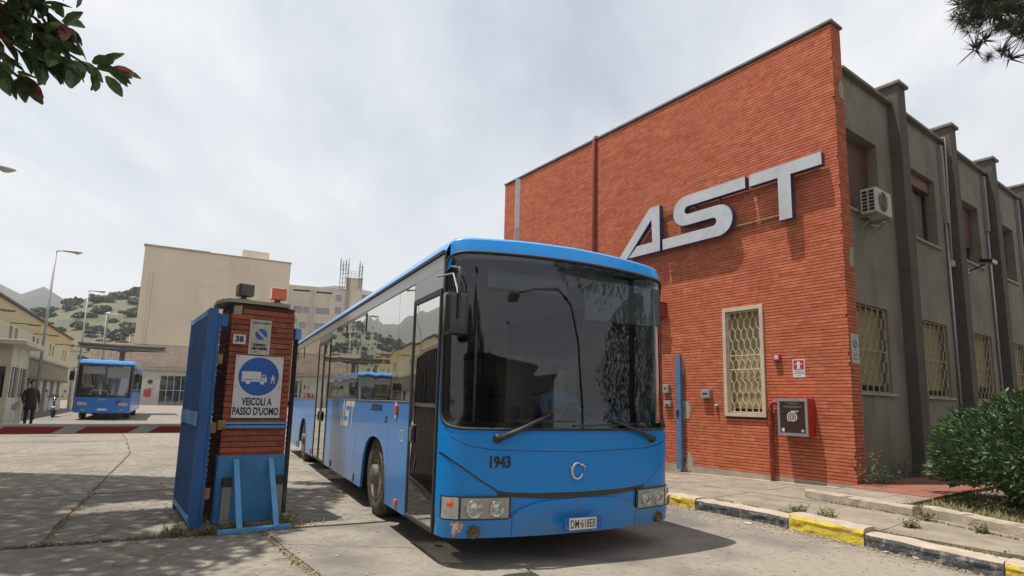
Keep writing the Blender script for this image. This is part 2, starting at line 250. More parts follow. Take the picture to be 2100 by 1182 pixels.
# ---------------------------------------------------------------- mesh helpers
class MB:
    def __init__(s): s.v = []; s.f = []; s.m = []; s.cm = 0; s.sm = []; s.smooth = False
    def V(s, p): s.v.append(tuple(p)); return len(s.v)-1
    def Fc(s, idx): s.f.append(tuple(idx)); s.m.append(s.cm); s.sm.append(s.smooth)
    def face(s, pts): s.Fc([s.V(p) for p in pts])
    def box(s, x0, x1, y0, y1, z0, z1, skip=''):
        i = len(s.v)
        for z in (z0, z1):
            for y in (y0, y1):
                for x in (x0, x1): s.v.append((x, y, z))
        for k, q in (('d', (0, 2, 3, 1)), ('u', (4, 5, 7, 6)), ('f', (0, 1, 5, 4)), ('b', (2, 6, 7, 3)), ('l', (0, 4, 6, 2)), ('r', (1, 3, 7, 5))):
            if k not in skip: s.Fc([i+a for a in q])
        return s
    def obox(s, c, ax, ay, az):      # centre and three half-axis vectors
        c = Vector(c); ax = Vector(ax); ay = Vector(ay); az = Vector(az); i = len(s.v)
        for z in (-1, 1):
            for y in (-1, 1):
                for x in (-1, 1): s.v.append(tuple(c+ax*x+ay*y+az*z))
        for q in ((0, 2, 3, 1), (4, 5, 7, 6), (0, 1, 5, 4), (2, 6, 7, 3), (0, 4, 6, 2), (1, 3, 7, 5)): s.Fc([i+a for a in q])
        return s
    def beam(s, p, q, wx, wy, up=(0, 0, 1)):
        p = Vector(p); q = Vector(q); d = (q-p); l = d.length; d.normalize(); u = Vector(up)
        if abs(d.dot(u)) > .98: u = Vector((0, 1, 0))
        a = d.cross(u).normalized(); b = a.cross(d)
        return s.obox((p+q)/2, a*wx/2, d*l/2, b*wy/2)
    def tube(s, pts, r, n=8, cap=True):
        pts = [Vector(p) for p in pts]; rs = r if isinstance(r, (list, tuple)) else [r]*len(pts)
        rings = []; prev = None
        for k, p in enumerate(pts):
            a = pts[max(k-1, 0)]; b = pts[min(k+1, len(pts)-1)]; d = (b-a).normalized()
            if prev is None:
                u = Vector((0, 0, 1)) if abs(d.z) < .9 else Vector((1, 0, 0)); x = d.cross(u).normalized()
            else: x = (prev - d*prev.dot(d)).normalized()
            prev = x; y = d.cross(x)
            i0 = len(s.v)
            for j in range(n):
                t = 2*math.pi*j/n; s.v.append(tuple(p+(x*math.cos(t)+y*math.sin(t))*rs[k]))
            rings.append(i0)
        for a, b in zip(rings, rings[1:]):
            for j in range(n): s.Fc((a+j, a+(j+1) % n, b+(j+1) % n, b+j))
        if cap: s.Fc([rings[0]+j for j in reversed(range(n))]); s.Fc([rings[-1]+j for j in range(n)])
        return s
    def lathe(s, prof, o=(0, 0, 0), ax=(0, 0, 1), n=24, cap=True):   # prof: (radius, distance along axis)
        o = Vector(o); ax = Vector(ax).normalized(); u = Vector((0, 0, 1)) if abs(ax.z) < .9 else Vector((1, 0, 0))
        x = ax.cross(u).normalized(); y = ax.cross(x); rings = []
        for r, h in prof:
            i0 = len(s.v); rings.append(i0)
            for j in range(n):
                t = 2*math.pi*j/n; s.v.append(tuple(o+ax*h+(x*math.cos(t)+y*math.sin(t))*max(r, 1e-4)))
        for a, b in zip(rings, rings[1:]):
            for j in range(n): s.Fc((a+j, a+(j+1) % n, b+(j+1) % n, b+j))
        if cap: s.Fc([rings[0]+j for j in reversed(range(n))]); s.Fc([rings[-1]+j for j in range(n)])
        return s
    def prism(s, poly, o, u, v, d, m_side=None):     # polygon in (u,v) at o, extruded by vector d (front face at o)
        o = Vector(o); u = Vector(u); v = Vector(v); d = Vector(d); k = len(poly)
        a = [s.V(o+u*p[0]+v*p[1]) for p in poly]; b = [s.V(o+u*p[0]+v*p[1]+d) for p in poly]
        s.Fc(a); s.Fc(b[::-1]); c = s.cm
        if m_side is not None: s.cm = m_side
        a2 = [s.V(s.v[i]) for i in a]; b2 = [s.V(s.v[i]) for i in b]
        for i in range(k): s.Fc((a2[i], b2[i], b2[(i+1) % k], a2[(i+1) % k]))
        s.cm = c
        return s
    def grid(s, fn, us, vs):
        i0 = len(s.v); nu = len(us); nv = len(vs)
        for v in vs:
            for u in us: s.v.append(tuple(fn(u, v)))
        for j in range(nv-1):
            for i in range(nu-1):
                a = i0+j*nu+i; s.Fc((a, a+1, a+nu+1, a+nu))
        return s
def mesh(name, mb, mats, fix=True):
    me = bpy.data.meshes.new(name); me.from_pydata(mb.v, [], mb.f)
    if not isinstance(mats, (list, tuple)): mats = [mats]
    for m in mats: me.materials.append(m)
    if any(mb.m): me.polygons.foreach_set('material_index', mb.m)
    if any(mb.sm): me.polygons.foreach_set('use_smooth', mb.sm)
    me.update()
    if fix:
        import bmesh
        bm = bmesh.new(); bm.from_mesh(me); bmesh.ops.recalc_face_normals(bm, faces=bm.faces); bm.to_mesh(me); bm.free()
    return me
def link(name, me, parent=None, loc=(0, 0, 0), rz=0, kind=None):
    o = bpy.data.objects.new(name, me); C.objects.link(o); o.location = loc; o.rotation_euler = (0, 0, rz)
    if parent is not None: o.parent = parent
    if kind: o['kind'] = kind
    return o
def obj(name, mb, mats, parent=None, bevel=0, smooth=False, kind=None, loc=(0, 0, 0), rz=0, fix=True, label=None):
    if smooth: mb.sm = [True]*len(mb.f)
    o = link(name, mesh(name, mb, mats, fix), parent, loc, rz, kind)
    if bevel:
        b = o.modifiers.new('bevel', 'BEVEL'); b.width = bevel; b.segments = 2; b.limit_method = 'ANGLE'
    if label: o['label'] = label
    return o
def tag(o, label, cat, group=None):
    o['label'] = label; o['category'] = cat
    if group: o['group'] = group
    return o
def thing(name, label, cat, loc=(0, 0, 0), rz=0, group=None):
    o = bpy.data.objects.new(name, None); C.objects.link(o); o.location = loc; o.rotation_euler = (0, 0, rz); o.empty_display_size = .2
    return tag(o, label, cat, group)
def copy_tree(o, parent=None):
    c = o.copy(); C.objects.link(c)
    if parent is not None: c.parent = parent
    for ch in list(o.children): copy_tree(ch, c)
    return c
def text_mb(s, size, o, u, v, n, mb=None, align='CENTER', shear=0, bold=0.0, depth=0.0, sx=1.0):
    cu = bpy.data.curves.new('t', 'FONT'); cu.body = s; cu.size = size; cu.align_x = align; cu.align_y = 'CENTER'; cu.shear = shear; cu.offset = bold; cu.resolution_u = 3
    t = bpy.data.objects.new('t', cu); C.objects.link(t)
    dg = bpy.context.evaluated_depsgraph_get(); me = bpy.data.meshes.new_from_object(t.evaluated_get(dg))
    mb = mb or MB(); o = Vector(o); u = Vector(u); v = Vector(v); n = Vector(n)
    i0 = len(mb.v)
    for vv in me.vertices: mb.v.append(tuple(o+u*vv.co.x*sx+v*vv.co.y+n*0.0))
    for p in me.polygons: mb.Fc([i0+i for i in p.vertices])
    bpy.data.objects.remove(t); bpy.data.curves.remove(cu); bpy.data.meshes.remove(me)
    return mb
def disc(mb, c, u, v, r, n=32, r0=0):
    c = Vector(c); u = Vector(u); v = Vector(v)
    if r0 == 0: mb.face([c+u*r*math.cos(2*math.pi*i/n)+v*r*math.sin(2*math.pi*i/n) for i in range(n)])
    else:
        for i in range(n):
            a = 2*math.pi*i/n; b = 2*math.pi*(i+1)/n
            mb.face([c+(u*math.cos(t)+v*math.sin(t))*q for t, q in ((a, r), (b, r), (b, r0), (a, r0))])
    return mb

# frames: building grid (origin at the brick corner on the ground, x along the side facade, y along the brick front)
RB = R(35.6); OB = Vector((5.7812, 9.788, 0))
XB = Vector((math.cos(RB), math.sin(RB), 0)); YB = Vector((-math.sin(RB), math.cos(RB), 0))
def B(x, y, z=0): return OB + XB*x + YB*y + Vector((0, 0, z))
RV = R(26.7); OV = Vector((-0.6178, 5.1841, 0))      # bus frame
XV = Vector((math.cos(RV), math.sin(RV), 0)); YV = Vector((-math.sin(RV), math.cos(RV), 0))
def BV(x, y, z=0): return OV + XV*x + YV*y + Vector((0, 0, z))
def pol(az, r, z=0): a = R(az); return Vector((math.sin(a)*r, math.cos(a)*r, z))
CAM = Vector((0, 0, 1.4))

# ================================================================ GROUND
g = MB()
for i in range(48):
    a, b = 2*math.pi*i/48, 2*math.pi*(i+1)/48
    for r0, r1 in ((0, 60), (60, 250), (250, 1050)):
        p = [(math.cos(a)*r0, math.sin(a)*r0, -.06), (math.cos(a)*r1, math.sin(a)*r1, -.06), (math.cos(b)*r1, math.sin(b)*r1, -.06), (math.cos(b)*r0, math.sin(b)*r0, -.06)]
        g.face(p[1:] if r0 == 0 else p)
ground = obj('ground', g, M['earth'], kind='structure')
# yard slabs: concrete bays with open joints, laid over a dirt bed
yard = MB(); yard.box(-42, 2, 1.0, 70, -.05, -.022)
yard_o = obj('yard', yard, M['dirt'], kind='structure', loc=OB, rz=RB)
def edge_pts(p, q, n, amp, seed):
    res = []
    for i in range(n):
        t = i/n; x = p[0]+(q[0]-p[0])*t; y = p[1]+(q[1]-p[1])*t
        j = noise.noise(Vector((x*1.7+seed, y*1.7, seed)))*amp + noise.noise(Vector((x*7+seed, y*7, seed)))*amp*.4
        d = math.hypot(q[0]-p[0], q[1]-p[1]); res.append((x-(q[1]-p[1])/d*j, y+(q[0]-p[0])/d*j))
    return res
def slab(name, corners, top, parent, m, thick=.05, n=10, amp=.02, gap=.012, seed=0):
    cx = sum(c[0] for c in corners)/len(corners); cy = sum(c[1] for c in corners)/len(corners)
    pts = []
    k = len(corners); sh = [((c[0]-cx)*(1-gap/max(.3, abs(c[0]-cx)))+cx, (c[1]-cy)*(1-gap/max(.3, abs(c[1]-cy)))+cy) for c in corners]
    for i in range(k): pts += edge_pts(sh[i], sh[(i+1) % k], n, amp, seed+i)
    mb = MB(); mb.prism(pts, (0, 0, top), (1, 0, 0), (0, 1, 0), (0, 0, -thick))
    return obj(name, mb, m, parent)
rowy = [(-14, 3.05, 2.8, 2.24, 1.62, 1.2, .6), (-14, 7.0, 6.5, 5.25, 5.6, 5.9, 6.2), (11.9,)*7, (16.3,)*7, (21,)*7, (26.5,)*7, (33,)*7]
def rowline(k, x):
    if k == 0: return 2.24 - (x+9.4)*.155
    if k == 1: return 5.3 + (abs(x+9.6)*.24 if x < -9.6 else (x+9.6)*.1)
    return (0, 0, 11.9, 16.3, 21, 26.5, 33)[k]
colx = lambda y: [-22, -17.5, -13.9+.02*y, -10.68+.115*(y-2.2) if y < 13 else -9.45, -6.3, -2.2, 1.9]
sd = 0
for k in range(6):
    for i in range(6):
        y0s = [rowline(k, colx(3)[i]), rowline(k, colx(3)[i+1])]; y1s = [rowline(k+1, colx(3)[i]), rowline(k+1, colx(3)[i+1])]
        cs = [(colx(y0s[0])[i], y0s[0]), (colx(y0s[1])[i+1], y0s[1]), (colx(y1s[1])[i+1], y1s[1]), (colx(y1s[0])[i], y1s[0])]
        sd += 1
        slab('slab', cs, rnd.uniform(-.006, .0), yard_o, M['concrete'], n=16 if k < 3 else 5, amp=.03 if k < 3 else .01, seed=sd*3.1, gap=.018)
far = MB(); far.box(-42, 40, 33.02, 100, -.045, -.006); far.box(-42, -22.02, 1, 33, -.045, -.006)
obj('yard_far_paving', far, M['concrete'], yard_o)
# public road in front of the gate
rd = MB(); rd.box(-90, 60, -60, 1.0, -.05, -.02)
road = obj('road', rd, M['dirt'], kind='structure', loc=OB, rz=RB)
for k, cs in enumerate([[(-26, -14), (-8.86, -14), (-8.84, 2.08), (-26, 4.6)], [(-8.8, -14), (-3.2, -14), (-3.1, 1.2), (-8.8, 2.08)], ]):
    slab('slab', cs, -.004, road, (M['concrete'], M['road'])[k], n=60, amp=.035, seed=k*9+50, gap=.02)
# cracks filled with dirt in the road surface, cut as thin strips
cr_ = MB()
def crack(pts, wdt, z, seed):
    P = []
    for (a, b) in zip(pts, pts[1:]):
        for i in range(14):
            t = i/14; P.append((a[0]+(b[0]-a[0])*t+rnd.uniform(-.02, .02), a[1]+(b[1]-a[1])*t+rnd.uniform(-.02, .02)))
    for p, q in zip(P, P[1:]):
        d = Vector((q[0]-p[0], q[1]-p[1])); n = Vector((-d.y, d.x)).normalized(); w1 = wdt*rnd.uniform(.3, 1); 
        cr_.face([(p[0]-n.x*w1, p[1]-n.y*w1, z), (q[0]-n.x*w1, q[1]-n.y*w1, z), (q[0]+n.x*w1, q[1]+n.y*w1, z), (p[0]+n.x*w1, p[1]+n.y*w1, z)])
crack([(-9.8, 5.3), (-8.2, 4.2), (-7.6, 4.6)], .008, .003, 1); crack([(-12, 9.6), (-10, 8.1), (-9.3, 8.3)], .008, .003, 2)
crack([(-8.4, 9.2), (-7.2, 8.3), (-6.4, 8.5)], .008, .003, 3); crack([(-8.8, 1.4), (-7.2, .2), (-6.2, -.9)], .006, .003, 4)
crack([(-7.0, 6.9), (-6.5, 6.7), (-5.9, 7.0)], .010, .003, 5); crack([(-10.9, 1.2), (-10.0, .2), (-9.4, -.6)], .007, .003, 6)
obj('cracks', cr_, M['dirt'], road, kind='stuff', label='thin dirt filled cracks in the concrete')

# pavement beside the building, kerb stones, raised bed
pv = MB(); pv.box(-3.3, 0.6, -9, 14, -.05, .09)
pave = obj('pavement', pv, M['dirt'], kind='structure', loc=OB, rz=RB)
ys = [13.5, 11.2, 8.9, 6.6, 4.6, 3.2, 1.9, .75, -.45, -1.55, -2.8, -4.2, -6, -8.5]
for i in range(len(ys)-1):
    y1, y0 = ys[i], ys[i+1]; sk = -.12
    slab('slab', [(-3.3, y0+sk), (-1.9, y0), (-1.9, y1), (-3.3, y1+sk)], .118+rnd.uniform(-.004, .003), pave, M['pave'], thick=.03, amp=.014, seed=i*2.3+200, gap=.004)
    if y1 > .2:
        slab('slab', [(-1.9, y0), (-.02, y0+.05), (-.02, y1+.05), (-1.9, y1)], .118+rnd.uniform(-.004, .003), pave, M['pave'], thick=.03, amp=.014, seed=i*2.3+300, gap=.004)
kerbs = [(12, 1.06, 'dark', 6), (1.04, .60, 'yellow', 1), (.585, -.76, 'dark', 1), (-.775, -1.66, 'yellow', 1), (-1.675, -2.86, 'dark', 1), (-2.875, -4.0, 'yellow', 1), (-4.02, -7.6, 'dark', 3)]
def kx(y): return -3.49 if y > -.4 else -3.49+(y+.4)*.16
for y1, y0, c, n in kerbs:
    for k in range(n):
        a = y1+(y0-y1)*k/n; b = y1+(y0-y1)*(k+1)/n+(.012 if n > 1 else 0)
        nu = 16; mb = MB(); mb.cm = 0; top = .135 if c == 'dark' else .15
        if abs(y1-(-.775)) < .01: top = .178
        ts = [a+(b-a)*i/nu for i in range(nu+1)]
        prof = [(0, -.05), (0.004, .04), (.0, top-.05), (.012, top-.015), (.04, top), (.16, top+.002), (.27, top-.006), (.28, .0)]
        def fn(p, t):
            jit = noise.noise(Vector((t*9, p[1]*18, 4.4+y1)))*.014
            return (kx(t)+p[0]+jit, t, p[1]+(jit*.6 if p[1] > 0 else 0))
        for j in range(len(prof)-1):
            mb.cm = 1 if j < 3 else 0
            mb.grid(lambda u, v: fn((prof[j][0]*(1-v)+prof[j+1][0]*v, prof[j][1]*(1-v)+prof[j+1][1]*v), u), ts, [0, .5, 1])
        mb.cm = 0
        mb.face([fn(p, ts[0]) for p in prof]); mb.face([fn(p, ts[-1]) for p in prof])
        obj('kerb_stone', mb, [M['kerb'], M['kerb_'+c]], pave, label='kerb stone with a worn %s painted face' % ('yellow' if c == 'yellow' else 'black'))
# raised bed edging
bed = MB(); bed.box(-1.66, 14, -9, -.02, -.05, .15)
obj('planting_soil', bed, M['dirt'], pave)
for (x0, y0, x1, y1) in ((-1.72, -.02, -1.98, -1.5), (-1.74, -1.53, -2.3, -2.75), (-2.3, -2.77, -3.0, -4.6)):
    mb = MB(); d = Vector((x1-x0, y1-y0)); n = Vector((-d.y, d.x)).normalized()
    if n.x < 0: n = -n
    pr = [(-.005, .10), (0, .215), (.02, .24), (.15, .235), (.17, .16)]
    nseg = 14
    for j in range(len(pr)-1):
        mb.grid(lambda u, v: (lambda px, pz, q: (x0+d.x*u+n.x*px+noise.noise(Vector((u*11, q*3, 2.2+x1)))*.018, y0+d.y*u+n.y*px, pz+noise.noise(Vector((u*14, q*3, 8.8+x1)))*.014))(pr[j][0]*(1-v)+pr[j+1][0]*v, pr[j][1]*(1-v)+pr[j+1][1]*v, j+v), [i/nseg for i in range(nseg+1)], [0, 1])
    mb.face([(x0+n.x*p[0], y0+n.y*p[0], p[1]) for p in pr]); mb.face([(x1+n.x*p[0], y1+n.y*p[0], p[1]) for p in pr])
    obj('edging_stone', mb, M['kerb'], pave, label='weathered stone edging of the planted bed')
for i in range(3):
    mb = MB(); mb.box(-1.50+i*.0, -.505, -.44-i*.40, -.05-i*.40, .14, .196); obj('concrete_strip', mb, M['pave'], pave, bevel=.004)
    for j in range(5):
        mb = MB(); x = -.50+j*.62; y = -.05-i*.40
        mb.box(x, x+.61, y-.39, y, .14, .205+rnd.uniform(-.002, .002)); obj('paving_tile', mb, M['red_pave'], pave, bevel=.004)
mb = MB(); mb.box(-1.56, -1.502, -1.25, -.03, .14, .212); obj('edging_strip', mb, M['kerb'], pave)
mb = MB(); mb.box(-.17, -.0, .25, 4.2, .06, .130); mb.box(-.17, -.0, 4.2, 10.4, .06, .130); obj('wall_footing', mb, M['kerb'], pave)

def fall(x, y): return -.030*min(max(y, 0), 4.2)*min(max((x+3.25)/3.2, 0), 1)
for o_ in pave.children:
    if o_.name.split('.')[0] in ('slab', 'wall_footing'):
        for v in o_.data.vertices: v.co.z += fall(v.co.x, v.co.y)
for v in pave.data.vertices:
    if v.co.z > 0: v.co.z = .0 if v.co.y > 0 else .06
pb0 = MB(); pb0.box(-3.2, .6, -9, -.001, .03, .10); obj('bedding', pb0, M['dirt'], pave)

# ================================================================ BRICK BUILDING
bb = thing('brick_building', 'red brick office front with a grey rendered side wall and dark fins', 'building', OB, RB)
HW = 8.55; LW = 10.5; PT = .185
wy0, wy1, wz0, wz1 = 1.54, 2.43, 1.24, 3.42
core = MB(); core.box(.014, .35, .014, LW, -.15, .049)
def wallX(mb, x0, x1, y0, y1, z0, z1, ops):    # slab in x0..x1 with openings in (y,z)
    yc = sorted({y0, y1, *[o[0] for o in ops], *[o[1] for o in ops]}); zc = sorted({z0, z1, *[o[2] for o in ops], *[o[3] for o in ops]})
    for a, b in zip(yc, yc[1:]):
        for c, d in zip(zc, zc[1:]):
            my, mz = (a+b)/2, (c+d)/2
            if any(o[0] < my < o[1] and o[2] < mz < o[3] for o in ops): continue
            mb.box(x0, x1, a, b, c, d)
def wallY(mb, y0, y1, x0, x1, z0, z1, ops):
    xc = sorted({x0, x1, *[o[0] for o in ops], *[o[1] for o in ops]}); zc = sorted({z0, z1, *[o[2] for o in ops], *[o[3] for o in ops]})
    for a, b in zip(xc, xc[1:]):
        for c, d in zip(zc, zc[1:]):
            mxx, mz = (a+b)/2, (c+d)/2
            if any(o[0] < mxx < o[1] and o[2] < mz < o[3] for o in ops): continue
            mb.box(a, b, y0, y1, c, d)
wallX(core, .014, .35, .014, LW, .05, HW, [(wy0, wy1, wz0, wz1)])
obj('mortar_wall', core, M['mortar'], bb)
pitch = .06; bh = .0495; bl = .2485; bp = .25
bricks = []
nc = int((HW-PT)/pitch)
for c in range(nc):
    z0 = PT+c*pitch; z1 = z0+bh
    off = rnd.uniform(0, bp); y = -off
    while y < LW:
        a, b = max(y, .0), min(y+bl, LW); y += bp
        if b-a < .03: continue
        segs = [(a, b)]
        if z1 > wz0 and z0 < wz1:
            ns = []
            for (p, q) in segs:
                if q <= wy0 or p >= wy1: ns.append((p, q)); continue
                if p < wy0: ns.append((p, wy0))
                if q > wy1: ns.append((wy1, q))
            segs = ns
        for p, q in segs:
            if q-p > .02: bricks.append((p, q, z0, z1, abs(q-p-bl) < .001))
order = sorted(range(len(bricks)), key=lambda i: (B(0, (bricks[i][0]+bricks[i][1])/2, bricks[i][2])-CAM).length if bricks[i][4] else 1e9)
single = set(order[:292])
bmeshes = []
for k in range(4):
    mb = MB(); h = bl/2; r1 = random.Random(k+3); e = .002
    mb.box(-.002-e*(k % 2), .0145, -h, h, 0, bh)
    for i, v in enumerate(mb.v): mb.v[i] = (v[0]+(r1.uniform(-.0015, .0015) if v[0] < 0 else 0), v[1]+r1.uniform(-.002, .002), v[2]+r1.uniform(-.0015, .0015))
    bmeshes.append(mesh('brick', mb, M['brick']))
stuff = MB()
for i, (p, q, z0, z1, full) in enumerate(bricks):
    if i in single:
        link('brick', bmeshes[rnd.randrange(4)], bb, (0, (p+q)/2, z0))
    else: stuff.box(-.002+rnd.uniform(-.0022, .0012), .0145, p, q, z0, z1, skip='r')
# return of the brick front round the corner
for c in range(nc):
    z0 = PT+c*pitch; z1 = z0+bh; a = .0165; sp_ = rnd.choice((.12, .2, .245))
    stuff.box(a, sp_-.004, -.002+rnd.uniform(-.002, .001), .0145, z0, z1, skip='b'); stuff.box(sp_, .35, -.002+rnd.uniform(-.002, .001), .0145, z0, z1, skip='b')
obj('brickwork', stuff, M['brick'], bb, kind='stuff', fix=False)
mb = MB(); mb.box(-.008, .0135, -.008, 10.5, -.15, PT-.006); mb.box(.0137, .36, -.008, .0135, -.1, PT-.006)
obj('plinth', mb, M['plinth'], bb)
for k in range(9):
    pass
mb = MB(); mb.box(-.035, .40, -.035, LW+.03, HW+.001, HW+.05); obj('coping', mb, M['coping'], bb, bevel=.006)
mb = MB(); mb.box(.35, 9, LW-.3, LW-.002, .0, HW-.05); mb.box(.35, 9, 10.2, 10.5, HW-.049, HW); obj('end_wall', mb, M['render'], bb)
# downpipe
mb = MB(); mb.tube([(-.07, 6.2, .12), (-.07, 6.2, HW-.02), (-.05, 6.2, HW+.06), (.04, 6.2, HW+.09)], .048, 12); obj('downpipe', mb, M['red_pipe'], bb, smooth=True)
# ---- front window
def grille(parent, m, horizontal, w, z0, z1, origin, outward, rails, n=6, r=.0065):
    # lattice of bent bars: neighbouring bars bow towards and away from each other
    def P(u, z): return Vector(origin)+Vector(horizontal)*u+Vector((0, 0, z))
    px = w/n
    def off(z):
        H_ = z1-z0; per = .42; t = ((z-z0) % per)/per
        return 1 if t < .34 else (1-(t-.34)/.16*2 if t < .5 else (-1 if t < .84 else -1+(t-.84)/.16*2))
    zs = []; z = z0
    while z < z1-1e-6:
        for t in (0, .34, .5, .84): 
            q = z+t*.42
            if q < z1: zs.append(q)
        z += .42
    zs.append(z1)
    for i in range(n+1):
        s_ = 1 if i % 2 else -1; mb = MB(); pts = []
        for z in zs:
            u = i*px + s_*off(z)*px*.36
            u = min(max(u, 0), w); pts.append(P(u, z))
        mb.tube(pts, r, 4); obj('grille_bar', mb, m, parent)
    for z in rails:
        mb = MB(); mb.beam(P(0, z), P(w, z), .016, .016); obj('grille_rail', mb, m, parent)
    for u in (0.0, w):
        mb = MB(); mb.beam(P(u, z0), P(u, z1), .02, .02); obj('grille_rail', mb, m, parent)
wf = MB()
for (a, b, c, d) in ((wy0, wy1, wz1-.075, wz1), (wy0, wy1, wz0, wz0+.07), (wy0, wy0+.075, wz0+.07, wz1-.075), (wy1-.075, wy1, wz0+.07, wz1-.075)): wf.box(-.045, .22, a, b, c, d)
win = obj('window', wf, M['marble'], bb, bevel=.004, label='tall window with a cream stone surround and a cream grille')
slats = MB()
z = wz0+.16; k = 0
mb = MB(); mb.box(.19, .20, wy0+.06, wy1-.06, wz0+.02, wz1-.03); obj('pane', mb, M['dark'], win)
while z < wz1-.08:
    s_ = MB(); s_.obox((.165, (wy0+wy1)/2, z+.021), (.006, 0, .002), (0, (wy1-wy0)/2-.077, 0), (-.001, 0, .0215)); obj('slat', s_, M['shutter_tan'], win); z += .045
grille(win, M['grille'], (0, -1, 0), wy1-wy0-.17, wz0+.09, wz1-.095, (.03, wy1-.085, 0), (-1, 0, 0), [wz0+.09, 2.17, 2.45, wz1-.095], n=11, r=.0062)
# ---- grey side wall
YW = .22; XE = 19.0
bays = [(.35, 2.88), (3.28, 5.93), (6.30, 9.0), (9.38, 12.07), (12.45, 15.12), (15.5, 18.2)]
lows = [(.78, 2.2), (3.89, 5.33), (6.98, 8.44), (10.1, 11.5), (13.1, 14.55), (16.2, 17.6)]
ups = [(.78, 2.19), (3.82, 5.27), (6.92, 8.29), (10.0, 11.32), (13.0, 14.4), (16.1, 17.5)]
gw = MB(); ops = [(a, b, 1.75, 3.40) for a, b in lows] + [(a, b, 5.22, 6.84) for a, b in ups]
wallY(gw, YW, YW+.32, .35, XE, .05, 7.96, ops)
obj('rendered_wall', gw, M['render'], bb)
mb = MB(); mb.box(.55, XE, YW+.321, YW+.34, .1, 7.9); obj('inner_lining', mb, M['dark'], bb)
mb = MB(); mb.box(.42, XE, YW+.35, 10.1, 7.7, 7.8); obj('flat_roof', mb, M['coping'], bb)
for i, (a, b) in enumerate(bays):
    mb = MB(); mb.box(a+(.36 if i == 0 else .004), b-.004, YW-.10, YW+.40, 7.962, 8.03); obj('coping', mb, M['coping'], bb, bevel=.006)
fins = [(2.88, 3.28), (5.93, 6.30), (9.0, 9.38), (12.07, 12.45), (15.12, 15.5), (18.2, 18.6)]
for a, b in fins:
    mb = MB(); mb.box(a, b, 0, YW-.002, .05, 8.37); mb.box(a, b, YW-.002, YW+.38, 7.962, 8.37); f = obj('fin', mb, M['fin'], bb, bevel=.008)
    mb = MB(); mb.box(a-.05, b+.05, -.06, YW+.42, 8.371, 8.44); obj('fin_cap', mb, M['coping'], f, bevel=.006)
for i, (a, b) in enumerate(lows):
    mb = MB(); mb.box(a-.05, b+.12, YW-.05, YW+.1, 1.70, 1.749); s_ = obj('window', MB().box(a+.01, b-.01, YW+.2, YW+.24, 1.76, 3.39), M['dark'], bb)
    obj('sill', mb, M['plinth'], s_)
    if i < 4:
        z = 1.9 if i < 2 else 2.1
        while z < 3.38:
            t = MB(); t.obox(((a+b)/2, YW+.165, z+.02), ((b-a)/2-.012, 0, 0), (0, .005, .001), (0, -.001, .0262)); obj('slat', t, M['shutter_tan'], s_); z += .055
        grille(s_, M['grille_dk'], (1, 0, 0), b-a-.04, 1.77, 3.38, (a+.02, YW+.05, 0), (0, -1, 0), [1.77, 2.55, 3.38], n=11, r=.0075)
for i, (a, b) in enumerate(ups):
    s_ = obj('window', MB().box(a+.01, b-.01, YW+.26, YW+.30, 5.23, 6.83), M['dark'], bb)
    obj('sill', MB().box(a-.06, b+.06, YW-.05, YW+.12, 5.17, 5.219), M['plinth'], s_)
    if i in (0, 2, 3, 4):
        z = 5.26 if i == 0 else (5.75 if i == 2 else 5.9)
        while z < 6.8:
            t = MB(); t.obox(((a+b)/2, YW+.19, z+.021), ((b-a)/2-.012, 0, 0), (0, .006, .001), (0, -.001, .020)); obj('slat', t, M['shutter_red'], s_); z += .06
    if i in (1, 5):
        obj('roller_box', MB().box(a+.012, b-.012, YW+.10, YW+.24, 6.55, 6.82), M['shutter_red'], s_)
        obj('curtain', MB().box(a+.3, b-.15, YW+.24, YW+.255, 5.25, 6.5), M['curtain'], s_)
        fr = MB()
        for x in (a+.03, (a+b)/2, b-.03): fr.box(x-.02, x+.02, YW+.20, YW+.235, 5.24, 6.54)
        obj('window_frame', fr, M['win_frame'], s_)
# ducts and pipes down the wall
for (x, z0, w_, zt, brk) in ((5.72, 5.9, .13, 7.86, 1), (8.80, 6.3, .12, 7.86, 0), (11.85, 5.7, .12, 7.9, 0)):
    mb = MB(); mb.box(x-w_/2, x+w_/2, YW-.09, YW-.002, z0, zt); obj('duct_cover', mb, M['plastic_grey'], bb, bevel=.008)
    mb = MB(); mb.tube([(x-.02, YW-.04, z0), (x-.02, YW-.04, .2)], .03, 8); obj('drainpipe', mb, M['galv'], bb, smooth=True)
mb = MB(); mb.tube([(5.72, YW+.05, 8.06), (5.80, YW-.12, 8.06), (5.83, YW-.12, 7.9), (5.83, YW-.06, 5.0)], .022, 8); obj('refrigerant_pipe', mb, M['plastic_white'], bb, smooth=True)
obj('junction_box', MB().box(5.74, 5.92, YW-.10, YW-.002, 4.85, 5.0), M['plastic_white'], bb, bevel=.01)

